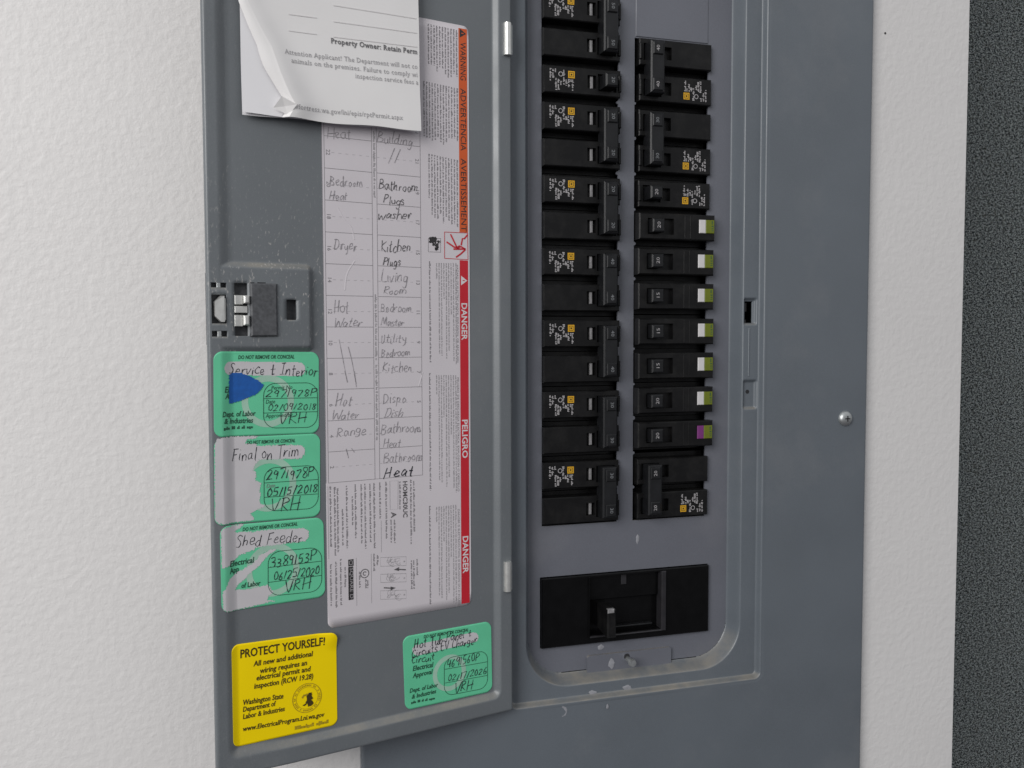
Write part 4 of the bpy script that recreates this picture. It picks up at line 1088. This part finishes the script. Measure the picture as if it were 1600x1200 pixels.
# lower block of the directory
CE = Crop(490, 740, 4.8)
def vl(x, y0, y1, h=1.1, mat='grey1', seed=0): return micro2d(CE(x, y0), (CE(x, y0)[0], CE(x, y1)[1]), h, seed or int(x), .8)
m = new()
for x, y0, y1 in ((118, 95, 560), (150, 100, 620), (172, 110, 600), (210, 265, 540), (240, 90, 565), (284, 170, 390), (306, 80, 490), (350, 80, 530), (378, 75, 565), (416, 75, 525), (446, 70, 560), (490, 65, 340), (536, 60, 490), (575, 345, 520), (600, 345, 525), (640, 60, 270), (722, 45, 530), (745, 55, 440),
                  (122, 680, 1000), (160, 660, 1010), (196, 640, 990), (230, 700, 860), (338, 735, 860), (385, 790, 865), (400, 800, 860), (446, 600, 735), (472, 610, 690), (728, 650, 870), (745, 650, 870), (770, 640, 770)):
    add(m, vl(x, y0, y1))
L.part('fine_print', m, 'grey1', .38)
a, b = CE(668, 55), CE(672, 330)
L.part('printed_text', print2d('HOMC30UC', (a[0], a[1]), (a[0], b[1]), 3.0, 'b'), 'pencild', .42)
a, b = CE(580, 290), CE(580, 330); L.part('printed_text', print2d('A', (a[0], a[1]), (a[0], b[1]), 3.4, 'b'), 'pencild', .42)
m = new()
for x, y0, y1 in ((505, 350, 590), (430, 600, 970), (318, 630, 990), (105, 95, 640)): add(m, ribbon([(CE(x, y0)[0], CE(x, y0)[1]), (CE(x, y0)[0], CE(x, y1)[1])], .2))
add(m, ribbon(poly(CE, [(570, 55), (632, 52), (630, 265), (572, 270)]), .22, True))
for y0, y1 in ((622, 694), (748, 816), (872, 942)):
    add(m, ribbon(poly(CE, [(500, y0+6), (692, y0), (692, y1-6), (500, y1)]), .26, True))
    for i in range(9):
        cx, cy = rnd.uniform(550, 640), rnd.uniform(y0+12, y1-12); add(m, ribbon(ringpts(CE(cx, cy), rnd.uniform(.8, 2.2), 10, rnd.uniform(0, 180), 330), .18))
    add(m, ribbon(ringpts(CE(678, (y0+y1)/2), .4, 8), .3, True))
L.part('diagram_lines', m, 'grey2', .38)
m = new(); add(m, ribbon(ringpts(CE(382, 748), 2.7, 20), .5, True)); add(m, ribbon(ringpts(CE(382, 748), 1.1, 10, 30, 300), .5))
for (x0, x1, y, sg) in ((690, 600, 720, 1), (525, 615, 855, 1)):
    p, q = CE(x0, y), CE(x1, y); d = -1 if x1 < x0 else 1
    add(m, ribbon([p, (q[0]-d*2.2, q[1])], .75)); add(m, [[(q[0]-d*3.6, q[1]-1.3), (q[0], q[1]), (q[0]-d*3.6, q[1]+1.3)], [(0, 1, 2)]])
L.part('diagram_arrow', m, 'pencild', .40)
a, b = CE(258, 700), CE(298, 942); L.part('logo_bar', quad(a[0], b[0], b[1], a[1]), 'ink', .42)
L.part('logo_text', print2d('SQUARE D', (a[0]+1.0, a[1]-.6), (a[0]+1.0, b[1]+.6), 2.3), 'grey2', .46)
a, b = CE(258, 645), CE(298, 690); L.part('logo_bar', quad(a[0], b[0], b[1], a[1]), 'ink', .42)
L.part('logo_text', [ribbon(rrect(a[0]+.8, b[0]-.8, b[1]+.9, a[1]-.9, .2, 1), .35, True)][0], 'grey2', .46)

# ------------------------------------------------------------------ folded permit paper tucked on the door
def permit():
    q = [D(378, 60, -6), D(380, 177, -6), D(659, 204, -9)]
    x0 = q[1][0]; x1 = q[2][0]; zb0, zb1 = q[1][1], q[2][1]; top = 225.0
    t = thing('permit_paper', 'folded white permit paper with a curled corner over the directory label', 'paper', ((x0+x1)/2, -4, (zb0+zb1)/2), True)
    org = ORG[t.name]
    def put_(name, m, mat, smooth=True, label=None):
        return obj(name, m[0], m[1], mat, t, smooth, label)
    zb = lambda x: zb0+(zb1-zb0)*(x-x0)/(x1-x0)
    def base(x, z, k):            # gap between sheet k and the door
        u = (x-x0)/(x1-x0); s = max(0, min(1, (top-z)/(top-zb0)))
        return -(1.6+1.1*k) - 3.2*s*s*(0.55+.45*u) - 0.8*math.sin(u*5+k)*s*.5 - .35*math.sin(z*.11+u*3+k)*s
    for k in range(3):            # sheets underneath
        m = new(); nx, nz = 24, 22
        dx = (0.0, .5, -.3)[k]; dz = (0.0, 1.3, .5)[k]
        for i in range(nx+1):
            for j in range(nz+1):
                x = x0+dx+(x1-x0-.8*k)*i/nx; lo = zb(x)+dz+.35*math.sin(x*.12+k*2); z = lo+(top-lo)*j/nz
                m[0].append((x, base(x, z, k), z))
        for i in range(nx):
            for j in range(nz): a = i*(nz+1)+j; m[1].append((a, a+nz+1, a+nz+2, a+1))
        put_('back_sheet', m, 'paperw')
    # front sheet: its lower left corner is turned up along a slanting bend
    Cp = Crop(360, 0, 5)
    Dp = lambda x, y: D(360+x/5, y/5, -10)
    bend = [Dp(130, -120), Dp(150, 0), Dp(240, 190), Dp(330, 360), Dp(395, 560), Dp(460, 720), Dp(512, 820)]
    def bx(z):
        for (xa, za), (xb, zb_) in zip(bend, bend[1:]):
            if zb_ <= z <= za: return xa+(xb-xa)*(za-z)/(za-zb_)
        return bend[-1][0]+(bend[-1][1]-z)*-.55 if z < bend[-1][1] else bend[0][0]+(bend[0][1]-z)*.12
    m = new(); nx, nz = 46, 60; X1 = x1-.2
    def fy(x, z): return base(x, z, 3.0)
    def rise(d, z):
        s = max(0, min(1, (150-z)/70)); return (0.7+3.0*s)*math.exp(-(d/(7+5*s))**2)
    for j in range(nz+1):
        for i in range(nx+1):
            u = i/nx; xx = x0+(X1-x0)*u
            lo = zb(xx)+.4*math.sin(xx*.1); z = lo+(top-lo)*j/nz
            b = bx(z); x = b+(X1-b)*u
            m[0].append((x, fy(x, z)-rise(x-b, z), z))
    for j in range(nz):
        for i in range(nx): a = j*(nx+1)+i; m[1].append((a, a+1, a+nx+2, a+nx+1))
    fs = put_('front_sheet', m, 'paper')
    # the turned-back strip along the bend
    sp = new(); ns = 8; wid = lambda z: 1.2+max(0, min(1, (165-z)/60))*7.0*max(.28, min(1, (z-zb0+1)/30))
    rowz_ = [m[0][j*(nx+1)][2] for j in range(nz+1)]
    for j in range(nz+1):
        x_b, y_b, z_b_ = m[0][j*(nx+1)]
        w = wid(z_b_)
        for i in range(ns+1):
            t_ = i/ns; x = x_b-w*t_; yl = base(max(x, x0), z_b_, 2.2)-.6
            y = y_b+(yl-y_b)*(t_**.8)+1.0*math.sin(math.pi*t_)*-.6
            sp[0].append((x, y, z_b_))
    for j in range(nz):
        for i in range(ns): a = j*(ns+1)+i; sp[1].append((a+1, a, a+ns+1, a+ns+2))
    put_('turned_corner', sp, 'paper')
    tipz = zb0
    tp = [Dp(400, 752), Dp(512, 822), Dp(462, 897), Dp(345, 832)]
    cy = [base(p[0], p[1], 3)-e for p, e in zip(tp, (4.2, 5.4, 2.0, .9))]
    put_('corner_tip', [[(p[0], y, p[1]) for p, y in zip(tp, cy)] + [(sum(p[0] for p in tp)/4, sum(cy)/4+.9, sum(p[1] for p in tp)/4)], [(1, 0, 4), (2, 1, 4), (3, 2, 4), (0, 3, 4)]], 'paper', False)
    # print
    def onp(m2):
        return [[(x, fy(x, z)-rise(x-bx(z), z)-.3, z) for x, z in m2[0]], m2[1]]
    def ptxt(s, a, b, cap, w, mat):
        put_('printed_text', onp(print2d(s, Dp(*a), Dp(*b), cap/5/2.4, w)), mat, False)
    ptxt('Property Owner: Retain Perm', (803, 320), (1478, 412), 36, 'S', 'papertxtd')
    ptxt('Attention Applicant! The Department will not co', (435, 408), (1480, 528), 34, 's', 'papertxt')
    ptxt('animals on the premises. Failure to comply wi', (485, 478), (1480, 592), 34, 's', 'papertxt')
    ptxt('inspection service fees a', (990, 598), (1484, 652), 34, 's', 'papertxt')
    ptxt('/fortress.wa.gov/lni/epis/rptPermit.aspx', (515, 850), (1355, 932), 34, 's', 'papertxt')
    rl = new()
    for a, b in (((470, 90), (690, 120)), ((820, 22), (1470, 130)), ((470, 220), (690, 250)), ((820, 150), (1472, 245)), ((820, 270), (1474, 355))):
        p, q_ = Dp(*a), Dp(*b); n = 14
        add(rl, ribbon([(p[0]+(q_[0]-p[0])*i/n, p[1]+(q_[1]-p[1])*i/n) for i in range(n+1)], .5))
    put_('form_lines', onp(rl), 'rule', False)
permit()
